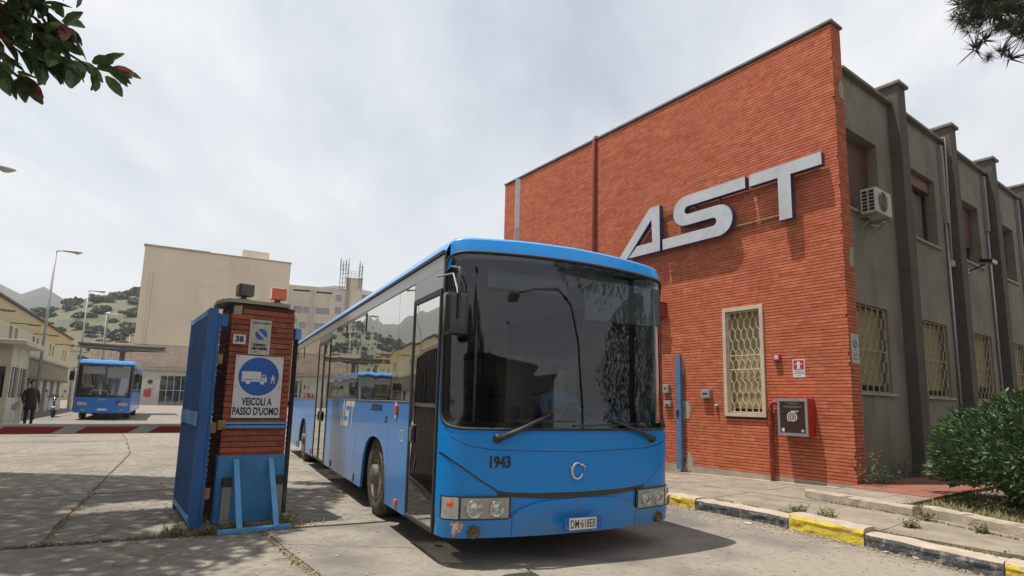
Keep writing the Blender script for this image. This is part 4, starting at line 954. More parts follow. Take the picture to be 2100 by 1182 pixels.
# side lettering and lamps
P_s = [[(x/5.1*1.02, z*.36) for x, z in Q] for Q in (A_, S_, T_)]
mb = MB()
for Q in P_s: mb.prism([(x+z*.12, z) for x, z in Q], (-.003, 4.66, .985), (0, -1, 0), (0, 0, 1), (.002, 0, 0))
obj('side_lettering', mb, M['white'], bus, label='white AST lettering on the side')
mb = text_mb('CROSSWAY', .105, (-.003, 2.32, 1.30), (0, -1, 0), (0, 0, 1), (-1, 0, 0), None, shear=.3, bold=.003, sx=1.0); text_mb('LE', .10, (-.003, 1.84, 1.17), (0, -1, 0), (0, 0, 1), (-1, 0, 0), mb, shear=.3, bold=.003)
obj('model_lettering', mb, M['black'], bus, fix=False)
mb = MB(); mb.box(-.03, -.001, 1.345, 1.405, 1.235, 1.345); obj('side_repeater', mb, M['amber'], bus, bevel=.012); obj('repeater_base', MB().box(-.006, -.001, 1.405, 1.46, 1.20, 1.38), M['white'], bus)
for y in (1.26,): obj('side_marker', MB().box(-.022, -.001, y-.045, y+.045, .30, .36), M['amber'], bus, bevel=.01)
for y in (3.42, 5.28, 7.25+.35, 9.9): 
    o = obj('side_marker', MB().box(-.016, -.001, y-.03, y+.03, .335, .38), M['red_lens'], bus, bevel=.006); obj('marker_stem', MB().box(-.010, -.001, y-.012, y+.012, .27, .333), M['rubber'], o)
mb = MB()
for q in ((1.10, 1.22, 1.075, 1.085), (1.10, 1.22, .965, .975), (1.10, 1.108, .975, 1.075), (1.212, 1.22, .975, 1.075), (1.152, 1.168, .99, 1.05)): mb.box(-.0035, -.001, *q)
obj('info_mark', mb, M['white'], bus)
# far side, rear, floor
fs = MB(); fs.box(Wd-.02, Wd, .10, LN, .25, 1.35); obj('far_side_panel', fs, M['bus_blue_side'], bus)
far_panes = [(.35, 1.6), (1.68, 3.2), (3.28, 4.8), (4.88, 6.4), (6.48, 8.0), (8.08, 9.6), (9.68, LN-.1)]
mb = MB(); mb.box(Wd-.02, Wd, .10, LN, 2.55, 2.80); mb.box(Wd-.05, Wd, .10, .35, 1.35, 2.55)
for a, b in far_panes: mb.box(Wd-.04, Wd, b, b+.08, 1.35, 2.55)
obj('far_side_frame', mb, M['bus_black'], bus)
for a, b in far_panes: obj('far_side_window', MB().box(Wd-.015, Wd-.007, a-.02, b+.02, 1.335, 2.565), M['glass_front'], bus)
rr_ = MB(); wallY(rr_, LN-.02, LN, 0.0, Wd, .25, 2.75, [(.3, 2.25, 1.6, 2.5)]); obj('rear_panel', rr_, M['bus_blue_side'], bus); obj('rear_window', MB().box(.3, 2.25, LN-.012, LN-.006, 1.6, 2.5), M['glass_side'], bus)
fl_ = MB(); fl_.box(.37, Wd-.37, .12, LN-.03, .33, .38); obj('floor', fl_, M['interior'], bus)
ce = MB(); ce.box(.1, Wd-.1, .35, LN-.1, 2.66, 2.70); obj('ceiling', ce, M['interior'], bus)
un = MB(); un.box(.32, Wd-.32, .3, LN-.3, .27, .328); un.box(.55, 2.0, 3.2, 8.0, .20, .269); obj('underfloor', un, M['under'], bus)
wa = MB()
for cy in (FW, RW): wa.box(.34, .36, cy-.68, cy+.68, .39, 1.12); wa.box(.034, .34, cy-.66, cy+.66, 1.10, 1.12); wa.box(.034, .34, cy-.68, cy-.66, .39, 1.12); wa.box(.034, .34, cy+.66, cy+.68, .39, 1.12)
obj('wheel_arch_liner', wa, M['under'], bus)
# wheels
def wheel_meshes(s=1.0, W_=.28, rr0=.49):
    ty = MB(); ty.lathe([(.30*s, 0), (.36*s, -.012), (.44*s, -.008), (rr0-.015, .02), (rr0, .06), (rr0, W_-.06), (rr0-.02, W_-.015), (.30*s, W_)], (0, 0, 0), (1, 0, 0), 40, cap=False)
    ri = MB(); ri.lathe([(.305*s, 0.0), (.30*s, -.010), (.285*s, .005), (.275*s, .06), (.25*s, .075), (.17*s, .055), (.16*s, .03), (.125*s, .02), (.12*s, -.05), (.09*s, -.06), (.001, -.062)], (0, 0, 0), (1, 0, 0), 36)
    return mesh('tyre', ty, M['tyre']), mesh('rim', ri, M['rim'])
tym, rim_ = wheel_meshes()
for me in (tym, rim_):
    for p in me.polygons: p.use_smooth = True
nutm = MB(); nutm.lathe([(.018, 0), (.018, -.045), (.011, -.055), (.001, -.056)], (0, 0, 0), (1, 0, 0), 8); nutm = mesh('wheel_nut', nutm, M['rim'])
tr_ = MB()
for k in range(56):
    a = k/56*2*math.pi
    for j, xx in enumerate((.06, .11, .16, .21)):
        c = Vector((xx+.012, .492*math.cos(a+j*.05), .492*math.sin(a+j*.05))); tr_.obox(c, (.018, 0, 0), (0, math.sin(a)*.016, -math.cos(a)*.016), (0, math.cos(a)*.006, math.sin(a)*.006))
trm = mesh('tread_blocks', tr_, M['tyre'])
def wheel(cy, x, flip=False):
    wobj = bpy.data.objects.new('wheel', None); C.objects.link(wobj); wobj.parent = bus; wobj.location = (x, cy, .485)
    if flip: wobj.rotation_euler = (0, 0, math.pi)
    link('tyre', tym, wobj); link('rim', rim_, wobj); link('tread_blocks', trm, wobj)['kind'] = 'stuff'
    if not flip:
        for k in range(10):
            a = k/10*2*math.pi; link('wheel_nut', nutm, wobj, (.05, .168*math.cos(a), .168*math.sin(a)))
for cy in (FW, RW): wheel(cy, .055); wheel(cy, Wd-.05, True)
# interior
obj('dashboard', MB().box(.15, 2.40, -.02, .42, .40, 1.16), M['dash'], bus, bevel=.06)
obj('instrument_binnacle', MB().box(1.5, 2.2, .12, .5, 1.0, 1.27), M['dash'], bus, bevel=.06)
stw = MB(); stw.tube([(1.86+.22*math.cos(k*math.pi/12), .62-.10*math.sin(k*math.pi/12), 1.22+.19*math.sin(k*math.pi/12)) for k in range(25)], .016, 8, False); stw.tube([(1.86, .64, 1.22), (1.86, .4, .95)], .03, 8); obj('steering_wheel', stw, M['bus_black'], bus, smooth=True)
def seat_mesh(hi):
    mb = MB(); mb.box(-.21, .21, -.22, .22, .40, .52); mb.box(-.21, .21, .14, .26, .50, 1.08); mb.box(-.14, .14, .15, .25, 1.09, 1.28); mb.box(-.05, .05, -.05, .05, 0, .4)
    return mesh('seat', mb, M['seat'])
stm = seat_mesh(0)
for y in (3.1, 3.9, 4.7, 7.9, 8.7, 9.5, 10.3, 11.1):
    for x in (.34, .8, 1.75, 2.2):
        if y < 7 and x < 1 and y > 4.5: continue
        o = link('seat', stm, bus, (x, y, .38)); b = o.modifiers.new('bevel', 'BEVEL'); b.width = .04; b.segments = 2
o = link('seat', stm, bus, (1.86, 1.25, .42)); o.name = 'driver_seat'; b = o.modifiers.new('bevel', 'BEVEL'); b.width = .04; b.segments = 2
obj('cab_partition', MB().box(1.45, 2.5, 1.62, 1.65, .38, 2.0), M['interior'], bus)
for x, y in ((1.05, 1.7), (.95, 5.8), (1.6, 5.8), (1.6, 3.0), (.95, 7.6)): obj('grab_pole', MB().tube([(x, y, .38), (x, y, 2.66)], .017, 8), M['alu'], bus)
obj('destination_box', MB().box(.45, 2.1, .05, .22, 2.50, 2.72), M['bus_black'], bus)
obj('sun_visor', MB().box(1.45, 2.42, -.12, -.10, 2.25, 2.66), M['bus_black'], bus)

# ================================================================ people
def skin_mesh(name, joints, edges, sub=2):
    me = bpy.data.meshes.new(name); keys = list(joints); me.from_pydata([joints[k][0] for k in keys], [(keys.index(a), keys.index(b)) for a, b in edges], [])
    o = bpy.data.objects.new(name, me); C.objects.link(o)
    sk = o.modifiers.new('skin', 'SKIN'); sk.use_smooth_shade = True
    for i, k in enumerate(keys):
        r_ = joints[k][1]; r_ = r_ if isinstance(r_, tuple) else (r_, r_); me.skin_vertices[0].data[i].radius = r_
    me.skin_vertices[0].data[0].use_root = True
    ss_ = o.modifiers.new('sub', 'SUBSURF'); ss_.levels = sub; ss_.render_levels = sub
    dg = bpy.context.evaluated_depsgraph_get(); res = bpy.data.meshes.new_from_object(o.evaluated_get(dg)); bpy.data.objects.remove(o); res.name = name
    return res
def hand_joints(J, E, wrist, side, d, s_):
    w_ = Vector(J[wrist][0]); d = Vector(d).normalized(); a = d.cross(Vector((0, 0, 1)) if abs(d.z) < .9 else Vector((1, 0, 0))).normalized()
    J['palm'+side] = (tuple(w_+d*.05), (.030, .020)); E.append((wrist, 'palm'+side))
    for i in range(4):
        b = w_+d*.09+a*(i-1.5)*.02; ln = (.065, .075, .07, .055)[i]; J['f%d' % i+side] = (tuple(b), .009); J['g%d' % i+side] = (tuple(b+d*ln*.6+Vector((0, 0, -.012))), .008); E += [('palm'+side, 'f%d' % i+side), ('f%d' % i+side, 'g%d' % i+side)]
    b = w_+d*.04-a*.035*s_; J['th'+side] = (tuple(b), .010); J['ti'+side] = (tuple(b+d*.04-a*.012*s_), .009); E += [('palm'+side, 'th'+side), ('th'+side, 'ti'+side)]
def person_standing(loc, rz):
    p = thing('person', 'person in a dark suit standing beside the gatehouse, turned towards it', 'person', loc, rz)
    J = {'pel': ((0, 0, .94), (.15, .11)), 'wst': ((0, 0, 1.10), (.14, .10)), 'chs': ((0, .0, 1.32), (.17, .12)), 'nk0': ((0, 0, 1.47), (.10, .07)), 'nk': ((0, -.01, 1.55), .05), 'hd0': ((0, -.02, 1.63), (.07, .08)), 'hd': ((0, -.02, 1.72), (.075, .09)), 'hd1': ((0, -.01, 1.79), (.05, .06)),
         'nose': ((0, -.115, 1.67), .014)}
    E = [('pel', 'wst'), ('wst', 'chs'), ('chs', 'nk0'), ('nk0', 'nk'), ('nk', 'hd0'), ('hd0', 'hd'), ('hd', 'hd1'), ('hd0', 'nose')]
    for s_, n in ((-1, 'l'), (1, 'r')):
        J['sh'+n] = ((s_*.20, 0, 1.42), .065); J['el'+n] = ((s_*.26, .03, 1.15), .05); J['wr'+n] = ((s_*.25, -.10, .92), .035)
        J['hp'+n] = ((s_*.09, 0, .86), .095); J['kn'+n] = ((s_*.10, -.03, .50), .065); J['an'+n] = ((s_*.10, .02, .09), .048); J['to'+n] = ((s_*.11, -.16, .04), .038)
        E += [('chs', 'sh'+n), ('sh'+n, 'el'+n), ('el'+n, 'wr'+n), ('pel', 'hp'+n), ('hp'+n, 'kn'+n), ('kn'+n, 'an'+n), ('an'+n, 'to'+n)]
        hand_joints(J, E, 'wr'+n, n, (0, -.3, -1), s_)
    me = skin_mesh('body', J, E); me.materials.append(M['suit']); me.materials.append(M['skin'])
    for f in me.polygons:
        c = f.center; f.material_index = 1 if (c.z > 1.53 or (abs(c.x) > .15 and c.z < .93 and c.z > .7)) else 0
    body = link('body', me, p)
    # hair, ears, eyes
    mb = MB(); mb.lathe([(.001, .11), (.05, .10), (.085, .05), (.092, 0), (.085, -.04)], (0, .012, 1.735), (0, .25, 1), 16); obj('hair', mb, M['hair'], body, smooth=True)
    for s_ in (-1, 1):
        obj('ear', MB().lathe([(.001, 0), (.02, .004), (.018, .014), (.001, .016)], (s_*.072, .0, 1.68), (s_, 0, 0), 10), M['skin'], body, smooth=True)
        obj('eye', MB().lathe([(.001, .004), (.010, 0), (.001, -.004)], (s_*.03, -.098, 1.70), (0, -1, 0), 8), M['dark'], body)
    obj('mouth', MB().box(-.022, .022, -.100, -.094, 1.622, 1.630), M['red_pipe'], body)
    mb = MB(); mb.lathe([(.205, 0), (.19, .25), (.175, .5), (.185, .7), (.14, .8), (.06, .84)], (0, 0, .70), (0, 0, 1), 20)
    for i, v in enumerate(mb.v): mb.v[i] = (v[0]*1.02, v[1]*.74, v[2])
    obj('jacket', mb, M['suit'], body, smooth=True)
    return p
person_standing((-18.55, 22.55, 0), R(60))
def driver():
    p = thing('person', 'bus driver in a light blue shirt sitting behind the steering wheel of the big bus', 'person', BV(1.86, 1.05, .42), RV)
    J = {'pel': ((0, .05, .60), (.16, .12)), 'wst': ((0, .06, .74), (.15, .11)), 'chs': ((0, .04, .98), (.18, .12)), 'nk0': ((0, .02, 1.11), (.09, .07)), 'nk': ((0, 0, 1.18), .05), 'hd0': ((0, -.02, 1.25), (.07, .08)), 'hd': ((0, -.02, 1.34), (.078, .09)), 'hd1': ((0, -.01, 1.40), (.05, .06)), 'nose': ((0, -.115, 1.29), .014)}
    E = [('pel', 'wst'), ('wst', 'chs'), ('chs', 'nk0'), ('nk0', 'nk'), ('nk', 'hd0'), ('hd0', 'hd'), ('hd', 'hd1'), ('hd0', 'nose')]
    for s_, n in ((-1, 'l'), (1, 'r')):
        J['sh'+n] = ((s_*.20, .02, 1.06), .062); J['el'+n] = ((s_*.25, -.14, .84), .047); J['wr'+n] = ((s_*.19, -.34, .92), .032)
        J['hp'+n] = ((s_*.10, -.05, .58), .09); J['kn'+n] = ((s_*.14, -.42, .56), .065); J['an'+n] = ((s_*.13, -.50, .12), .045); J['to'+n] = ((s_*.13, -.68, .06), .036)
        E += [('chs', 'sh'+n), ('sh'+n, 'el'+n), ('el'+n, 'wr'+n), ('pel', 'hp'+n), ('hp'+n, 'kn'+n), ('kn'+n, 'an'+n), ('an'+n, 'to'+n)]
        hand_joints(J, E, 'wr'+n, n, (0, -1, .2), s_)
    me = skin_mesh('body', J, E); [me.materials.append(M[k]) for k in ('shirt', 'skin', 'suit')]
    for f in me.polygons:
        c = f.center; f.material_index = 1 if (c.z > 1.16 or c.y < -.2 and c.z > .78) else (2 if c.z < .66 else 0)
    body = link('body', me, p)
    obj('hair', MB().lathe([(.001, .11), (.05, .10), (.085, .05), (.094, 0), (.086, -.04)], (0, .012, 1.345), (0, .25, 1), 16), M['hair'], body, smooth=True)
    for s_ in (-1, 1): obj('ear', MB().lathe([(.001, 0), (.02, .004), (.018, .014), (.001, .016)], (s_*.074, .0, 1.30), (s_, 0, 0), 10), M['skin'], body, smooth=True)
driver()

# ================================================================ GATE PILLAR
gp = thing('gate_pillar', 'brick gate pillar with a light blue steel base plate and a broken stone cap', 'pillar', B(-9.20, 2.62, 0), RB)
PW, PD, PH = .70, .72, 2.465
core = MB(); core.box(.007, PW-.007, .007, PD-.007, 0, PH); obj('mortar_core', core, M['mortar'], gp)
bm_ = {}
def pbrick(x0, x1, y0, y1, z0, z1):
    mb = MB(); mb.box(x0, x1, y0, y1, z0, z1)
    for i, v in enumerate(mb.v): mb.v[i] = (v[0]+rnd.uniform(-.003, .003), v[1]+rnd.uniform(-.003, .003), v[2]+rnd.uniform(-.002, .002))
    obj('brick', mb, M['brick_old'], gp, bevel=.004)
nc = int(PH/.0635)
for c in range(nc):
    z0 = c*.0635+.004; z1 = z0+.054
    if z1 > PH: break
    broken = z0 > PH-.17
    # front
    js = [.0, .25, .50, PW] if c % 2 == 0 else [.0, .12, .37, .62, PW]
    for a, b in zip(js, js[1:]):
        if broken and b < .27: continue
        if z1 < .72: continue
        pbrick(a+.0012, b-.0012, -.002, .06, z0, z1)
    # left and right sides
    js = [.0, .11, .36, .61, PD] if c % 2 == 0 else [.0, .24, .48, PD]
    for a, b in zip(js, js[1:]):
        if broken and a < .2: continue
        if c < 7 and a < .15 and rnd.random() < .6: continue
        pbrick(-.002, .06, max(a, .062)+.004, b-.004, z0, z1)
        if z0 > 1.2: pbrick(PW-.06, PW+.002, max(a, .062)+.004, b-.004, z0, z1)
mb = MB(); 
for k in range(5): mb.obox((.06+.05*k, .05+.01*k, PH-.09+rnd.uniform(-.03, .03)), (.05, 0, .01), (0, .05, 0), (0, 0, .06))
obj('exposed_concrete', mb, M['plinth'], gp, bevel=.02)
cp = MB(); cp.prism([(-.03, -.02), (.2, -.04), (PW-.07, -.04), (PW-.07, PD), (-.10, PD), (-.13, .3), (-.10, .10)], (0, 0, PH+.05), (1, 0, 0), (0, 1, 0), (0, 0, -.04)); obj('stone_cap', cp, M['plinth'], gp, bevel=.006)
# steel plate and rails
bp2 = obj('base_plate', MB().box(.0, PW+.01, -.016, -.006, .0, .735), M['blue_plate'], gp)
obj('side_plate', MB().box(-.014, -.004, -.016, .10, .02, .735), M['blue_plate'], gp)
for z in (1.045, 1.085): obj('steel_strip', MB().box(.02, PW, -.03, -.006, z, z+.025), M['blue_light'], gp)
obj('hinge_lug', MB().box(-.05, .04, -.035, .03, 1.02, 1.13), M['rust'], gp, bevel=.01)
for x in (.175, .545):
    mb = MB(); mb.obox((x, -.27, .355), (.028, 0, 0), (0, .012, 0.0), (0, .24, .345)); mb.obox((x+.021, -.25, .36), (.006, 0, 0), (0, .03, 0.0), (0, .24, .34)); obj('brace', mb, M['blue_light'], gp)
obj('foot_beam', MB().box(-.04, .68, -.56, -.48, .0, .035), M['blue_light'], gp)
for x in (.05, .60):
    b_ = obj('reflective_post', MB().box(x, x+.095, -.075, -.018, 0, .40), M['plastic_grey'], gp, bevel=.006)
    obj('post_top', MB().box(x-.002, x+.097, -.077, -.016, .401, .50), M['rubber'], b_, bevel=.006)
# signs on the pillar
def sign(name, label, x0, x1, z0, z1, m, th=.006, y=-.012):
    t = thing(name, label, 'sign', B(-9.20+(x0+x1)/2, 2.62+y, (z0+z1)/2), RB)
    w_, h_ = (x1-x0)/2, (z1-z0)/2
    obj('plate', MB().box(-w_, w_, -th, 0, -h_, h_), m, t, bevel=.002); return t, w_, h_
ux, uz, un = (1, 0, 0), (0, 0, 1), (0, -1, 0)
t, w_, h_ = sign('traffic_sign', 'large white sign with a blue disc, lorry and walker, VEICOLI A PASSO D\'UOMO', .08, .605, 1.155, 1.87, M['white'])
mb = MB(); disc(mb, (.0, -.0075, .12), ux, uz, .222, 56); obj('blue_disc', mb, M['sign_blue'], t)
tr = MB(); o_ = (.0, -.009, .12)
for P_ in ([(-.185, -.035), (-.185, .055), (.02, .055), (.02, -.035)], [(-.185, -.062), (-.185, -.041), (.02, -.041), (.02, -.030), (.028, -.030), (.028, .022), (.068, .022), (.088, -.02), (.09, -.062)]): tr.prism(P_, o_, ux, uz, (0, .001, 0))
for cx in (-.115, .04): disc(tr, (cx, -.0105, .12-.067), ux, uz, .026, 20)
obj('lorry_symbol', tr, M['white'], t)
mb = MB(); mb.prism([(.034, -.015), (.034, .015), (.048, .015), (.048, -.015)], (0, -.0105, .12), ux, uz, (0, .001, 0)); mb.prism([(.052, -.015), (.052, .015), (.062, .015), (.072, -.015)], (0, -.0105, .12), ux, uz, (0, .001, 0))
for cx in (-.115, .04): disc(mb, (cx, -.0098, .12-.067), ux, uz, .031, 20)
obj('lorry_cutouts', mb, M['sign_blue'], t, kind='stuff')
mb = MB(); disc(mb, (.155, -.0095, .12+.012), ux, uz, .010, 12)
for P_ in ([(-.012, .0), (.012, .0), (.014, -.035), (-.010, -.035)], [(-.010, -.033), (.0, -.033), (-.012, -.075), (-.026, -.075)], [(.002, -.033), (.013, -.033), (.026, -.075), (.014, -.075)], [(-.012, 0), (-.006, 0), (-.022, -.035), (-.030, -.033)], [(.008, 0), (.013, -.004), (.032, -.028), (.026, -.034)]): mb.prism(P_, (.155, -.0095, .12), ux, uz, (0, .001, 0))
obj('walker_symbol', mb, M['white'], t)
mb = MB(); text_mb('VEICOLI A', .118, (0, -.0075, -.175), ux, uz, un, mb, sx=.60, bold=.0042); text_mb("PASSO D'UOMO", .118, (-.003, -.0075, -.285), ux, uz, un, mb, sx=.585, bold=.0042); obj('lettering', mb, M['black'], t)
mb = MB()
for sx_, sz_ in ((-.235, .335), (.235, .335), (-.24, .0), (.24, .0), (-.24, -.285), (.24, -.285)): disc(mb, (sx_, -.009, sz_), ux, uz, .007, 10)
obj('screws', mb, M['rust'], t)
t, w_, h_ = sign('driveway_sign', 'small dirty white COMUNE DI PALERMO passo carrabile sign with a slashed blue disc', .20, .435, 1.885, 2.295, M['white_dirty'], y=-.014)
mb = MB(); disc(mb, (.01, -.0075, .035), ux, uz, .066, 40); obj('blue_disc', mb, M['sign_blue'], t)
mb = MB(); mb.prism([(-.058, .040), (-.040, .058), (.058, -.040), (.040, -.058)], (.01, -.009, .035), ux, uz, (0, .001, 0)); obj('slash', mb, M['white_dirty'], t)
mb = MB(); text_mb('COMUNE DI PALERMO', .026, (.0, -.0075, .165), ux, uz, un, mb, sx=.78, bold=.0012); text_mb('passo', .054, (.0, -.0075, -.085), ux, uz, un, mb, bold=.0026, sx=1.1); text_mb('carrabile', .052, (.0, -.0075, -.130), ux, uz, un, mb, bold=.0026, sx=.95); text_mb('6597', .022, (-.04, -.0075, -.175), ux, uz, un, mb); obj('lettering', mb, M['black'], t)
t, w_, h_ = sign('number_plaque', 'small white house number plaque reading 38', .03, .165, 1.995, 2.105, M['white'])
mb = MB(); text_mb('38', .092, (0, -.0075, 0), ux, uz, un, mb, bold=.004); obj('lettering', mb, M['black'], t)
# warning lamps on the cap
def wlamp(label, x, m1, m2, yaw):
    t = thing('warning_lamp', label, 'lamp', B(-9.20+x, 2.70, PH+.052), RB+yaw); t.scale = (1.12, 1.1, 1.2)
    obj('foot', MB().lathe([(.075, 0), (.07, .012), (.03, .022), (.028, .045)], (0, 0, 0), (0, 0, 1), 16), M['bus_black'], t)
    obj('housing', MB().box(-.07, .055, -.06, .06, .035, .165), m2, t, bevel=.015); obj('lens', MB().box(-.055, .08, -.075, -.061, .042, .158), m1, t, bevel=.006); obj('lens', MB().box(.056, .085, -.058, .058, .042, .158), m1, t, bevel=.01)
wlamp('smoked dark warning lamp standing on the left of the pillar cap', .12, M['amber_dark'], M['amber_dark'], R(8)); wlamp('bright orange warning lamp standing on the right of the pillar cap', .50, M['amber'], M['amber'], R(-4))

# sliding gate leaf to the left, seen at an angle
gl = thing('gate_leaf', 'tall blue corrugated steel gate leaf folded back left of the pillar', 'gate', B(-9.41, 2.45, 0), RB)
GL, GH = 1.42, 2.36
fr = MB(); fr.box(-.045, .045, 0, .10, .0, GH); obj('end_post', fr, M['blue_gate'], gl, bevel=.004)
obj('end_cover', MB().box(.047, .075, .0, .05, .0, GH-.05), M['blue_gate'], gl, bevel=.003)
obj('top_rail', MB().box(-.05, .05, .10, GL, GH-.07, GH-.01), M['blue_light'], gl); obj('bottom_rail', MB().box(-.05, .05, .10, GL, .06, .12), M['blue_light'], gl)
obj('middle_rail', MB().box(-.062, -.048, .10, GL, 1.07, 1.22), M['blue_light'], gl)
nr = 17
for k in range(nr):
    y = .11+(GL-.13)*k/nr; wv = (GL-.13)/nr
    mb = MB(); mb.prism([(y+.014, -.002), (y+wv*.30, -.048), (y+wv*.62, -.048), (y+wv-.016, -.002), (y+wv-.002, .006), (y+.002, .006)], (0, 0, .12), (0, 1, 0), (1, 0, 0), (0, 0, GH-.195)); obj('corrugation', mb, M['blue_gate'], gl)
obj('far_post', MB().box(-.05, .05, GL+.001, GL+.06, .0, GH), M['blue_gate'], gl)
obj('roller_bracket', MB().box(.077, .15, .0, .12, GH-.19, GH-.06), M['blue_gate'], gl, bevel=.004)
for z in (1.0, 1.75, .3): obj('hinge', MB().box(.077, .13, .01, .05, z, z+.11), M['rust'], gl)
# barred gate panel on the right of the pillar, edge on to the camera
gr = thing('barred_gate', 'narrow barred gate seen edge on along the right side of the pillar', 'gate', B(-8.43, 2.72, 0), RB+R(1.5))
GL2, GH2 = 2.9, 2.25
obj('frame', MB().box(-.02, .02, 0, .06, .03, GH2).box(-.02, .02, GL2-.06, GL2, .03, GH2).box(-.02, .02, .06, GL2-.06, .03, .09).box(-.02, .02, .06, GL2-.06, GH2-.06, GH2), M['bus_black'], gr)
obj('latch_block', MB().box(-.035, .035, -.05, .06, GH2-.14, GH2-.01), M['blue_light'], gr)
for k in range(24):
    y = .1+k*(GL2-.2)/23; obj('gate_bar', MB().box(-.008, .008, y-.008, y+.008, .091, GH2-.061), M['bus_black'], gr)
obj('cross_rail', MB().box(-.015, .015, .061, GL2-.061, 1.3, 1.36), M['bus_black'], gr)

# ================================================================ barriers
bar = thing('road_barrier', 'lowered red and white barrier arm across the yard entrance', 'barrier', B(-9.9, 5.4, 0), RB)
obj('arm', MB().box(-9, 1.0, -.02, .02, .835, .955), M['barrier_white'], bar, bevel=.006)
x = .95; k = 0
while x > -8.8:
    w_ = .62; P_ = [(x-.14, .845), (x, .935), (x-w_, .935), (x-w_-.14, .845)]
    obj('red_band', MB().prism(P_, (0, -.0225, 0), ux, uz, (0, .0015, 0)), M['barrier_red'], bar); x -= w_+.24
obj('edge_strip', MB().box(-9, 1.0, -.024, .024, .956, .972), M['white'], bar)
obj('post', MB().box(.85, 1.02, .03, .2, 0, .98), M['steel_dark'], bar, bevel=.01)
rb2 = thing('road_barrier', 'raised barrier arm standing upright behind the bus roof, white with red bands', 'barrier', (0.07, 14.5, 0), R(10))
obj('arm', MB().box(-.055, .055, -.02, .02, .9, 5.9), M['barrier_white'], rb2); obj('tip', MB().box(-.055, .055, -.025, .025, 5.905, 7.25), M['white'], rb2)
for z in (5.15, 4.1, 3.05, 2.0): obj('red_band', MB().box(-.03, .052, -.0235, -.0215, z, z+.32), M['barrier_red'], rb2)
obj('cabinet', MB().box(-.2, .2, -.15, .15, 0, 1.05), M['plastic_grey'], rb2, bevel=.02)

# ================================================================ left yard: booth, lamps, scooter, parked bus, yellow building
bt = thing('gatehouse', 'cream glazed gatekeeper booth with a flat overhanging roof', 'booth', (-17.74, 20.5, 0), R(30.3))
# local x: away from the camera's left, y: along the visible long side (az -30.3)
bl_, bw_ = 2.83, 2.6
mb = MB(); mb.box(-bw_, 0, 0, bl_, 0, 1.15); obj('lower_wall', mb, M['booth'], bt)
obj('upper_wall', MB().box(-bw_, 0, 0, bl_, 2.25, 3.02), M['booth'], bt)
for (x, y) in ((-.05, .05), (-.05, bl_-.05), (-bw_+.05, .05), (-bw_+.05, bl_-.05), (-.05, bl_*.5), (-bw_*.5, .05)): obj('corner_post', MB().box(x-.07, x+.07, y-.07, y+.07, 1.151, 2.249), M['booth'], bt)
for y0, y1 in ((.13, bl_*.5-.08), (bl_*.5+.08, bl_-.13)):
    w1 = obj('window', MB().box(-.06, -.045, y0, y1, 1.16, 2.24), M['glass_far'], bt); obj('window_frame', MB().box(-.07, -.02, (y0+y1)/2-.03, (y0+y1)/2+.03, 1.16, 2.24), M['plastic_white'], w1)
obj('window', MB().box(-bw_*.5+.1, -.13, .04, .055, 1.16, 2.24), M['glass_far'], bt); obj('window', MB().box(-bw_+.13, -bw_*.5-.1, .04, .055, 1.16, 2.24), M['glass_far'], bt)
obj('roof', MB().box(-bw_-.3, .42, -.35, bl_+.45, 3.02, 3.20), M['booth'], bt, bevel=.02)
obj('interior_wall', MB().box(-bw_+.2, -.3, bl_*.5, bl_*.5+.03, 1.16, 2.24), M['dark'], bt)
for k in range(4): obj('panel_joint', MB().box(.001, .006, .2+k*.75, .22+k*.75, .05, 3.0 if k % 2 else 1.1), M['plastic_grey'], bt)
mb = text_mb('AST', .36, (.006, 1.5, .80), (0, 1, 0), (0, 0, 1), (1, 0, 0), None, shear=.2, bold=.012); obj('blue_logo', mb, M['sign_blue'], bt, fix=False)
mb = MB(); mb.prism([(-.14, .10), (-.02, .12), (.0, -.10), (-.10, -.12), (-.05, 0)], (.006, 1.12, .80), (0, 1, 0), (0, 0, 1), (-.002, 0, 0)); obj('red_logo_mark', mb, M['magenta'], bt)

def street_lamp(label, base, h, arm_az, arm=1.0, r=.085, group=None, head_scale=1.0):
    t = thing('street_lamp', label, 'lamp', base, R(-arm_az)+math.pi/2, group)
    # local x points along the arm
    obj('pole', MB().tube([(0, 0, 0), (0, 0, h*.5), (0, 0, h-.1)], [r, r*.75, r*.5], 12), M['galv'], t, smooth=True)
    obj('arm', MB().tube([(0, 0, h-.1), (.04, 0, h-.02), (.15, 0, h+.02), (arm*.5, 0, h+.04)], r*.4, 8), M['galv'], t, smooth=True)
    mb = MB(); s_ = head_scale
    mb.grid(lambda u, v: (arm*.35+u*.85*s_, math.sin(v)*.13*s_*math.sin(math.pi*min(1, .12+u*.85))**.6, h+.03+(math.cos(v)*.09 if math.cos(v) > 0 else math.cos(v)*.06)*s_*math.sin(math.pi*min(1, .12+u*.85))**.5), [i/8 for i in range(9)], [i/12*2*math.pi for i in range(13)])
    hd = obj('lamp_head', mb, M['plastic_white'], t, smooth=True)
    mb = MB(); mb.grid(lambda u, v: (arm*.35+(.4+u*.42)*s_, math.cos(v)*.10*s_*math.sin(math.pi*u*.96+.06), h+.0-math.sin(v)*.10*s_*math.sin(math.pi*u*.96+.06)), [i/8 for i in range(9)], [i/8*math.pi for i in range(9)]); obj('lamp_cover', mb, M['lamp_clear'], hd, smooth=True)
    return t
street_lamp('tall grey street lamp just right of the gatehouse, the nearest whole one', (-24.0, 29.46, 0), 8.72, 70, arm=.9)
street_lamp('second grey street lamp in the row, its pole rising behind the parked bus', (-33.5, 44.8, 0), 9.35, 70, arm=.9, r=.10)
street_lamp('thin distant street lamp in front of the shrubby hillside, third in the row', (-46.2, 65.0, 0), 10.3, 65, arm=1.5)
street_lamp('farthest tiny street lamp, beside the tall beige building', (-55.2, 82.9, 0), 9.9, 65, arm=1.4)
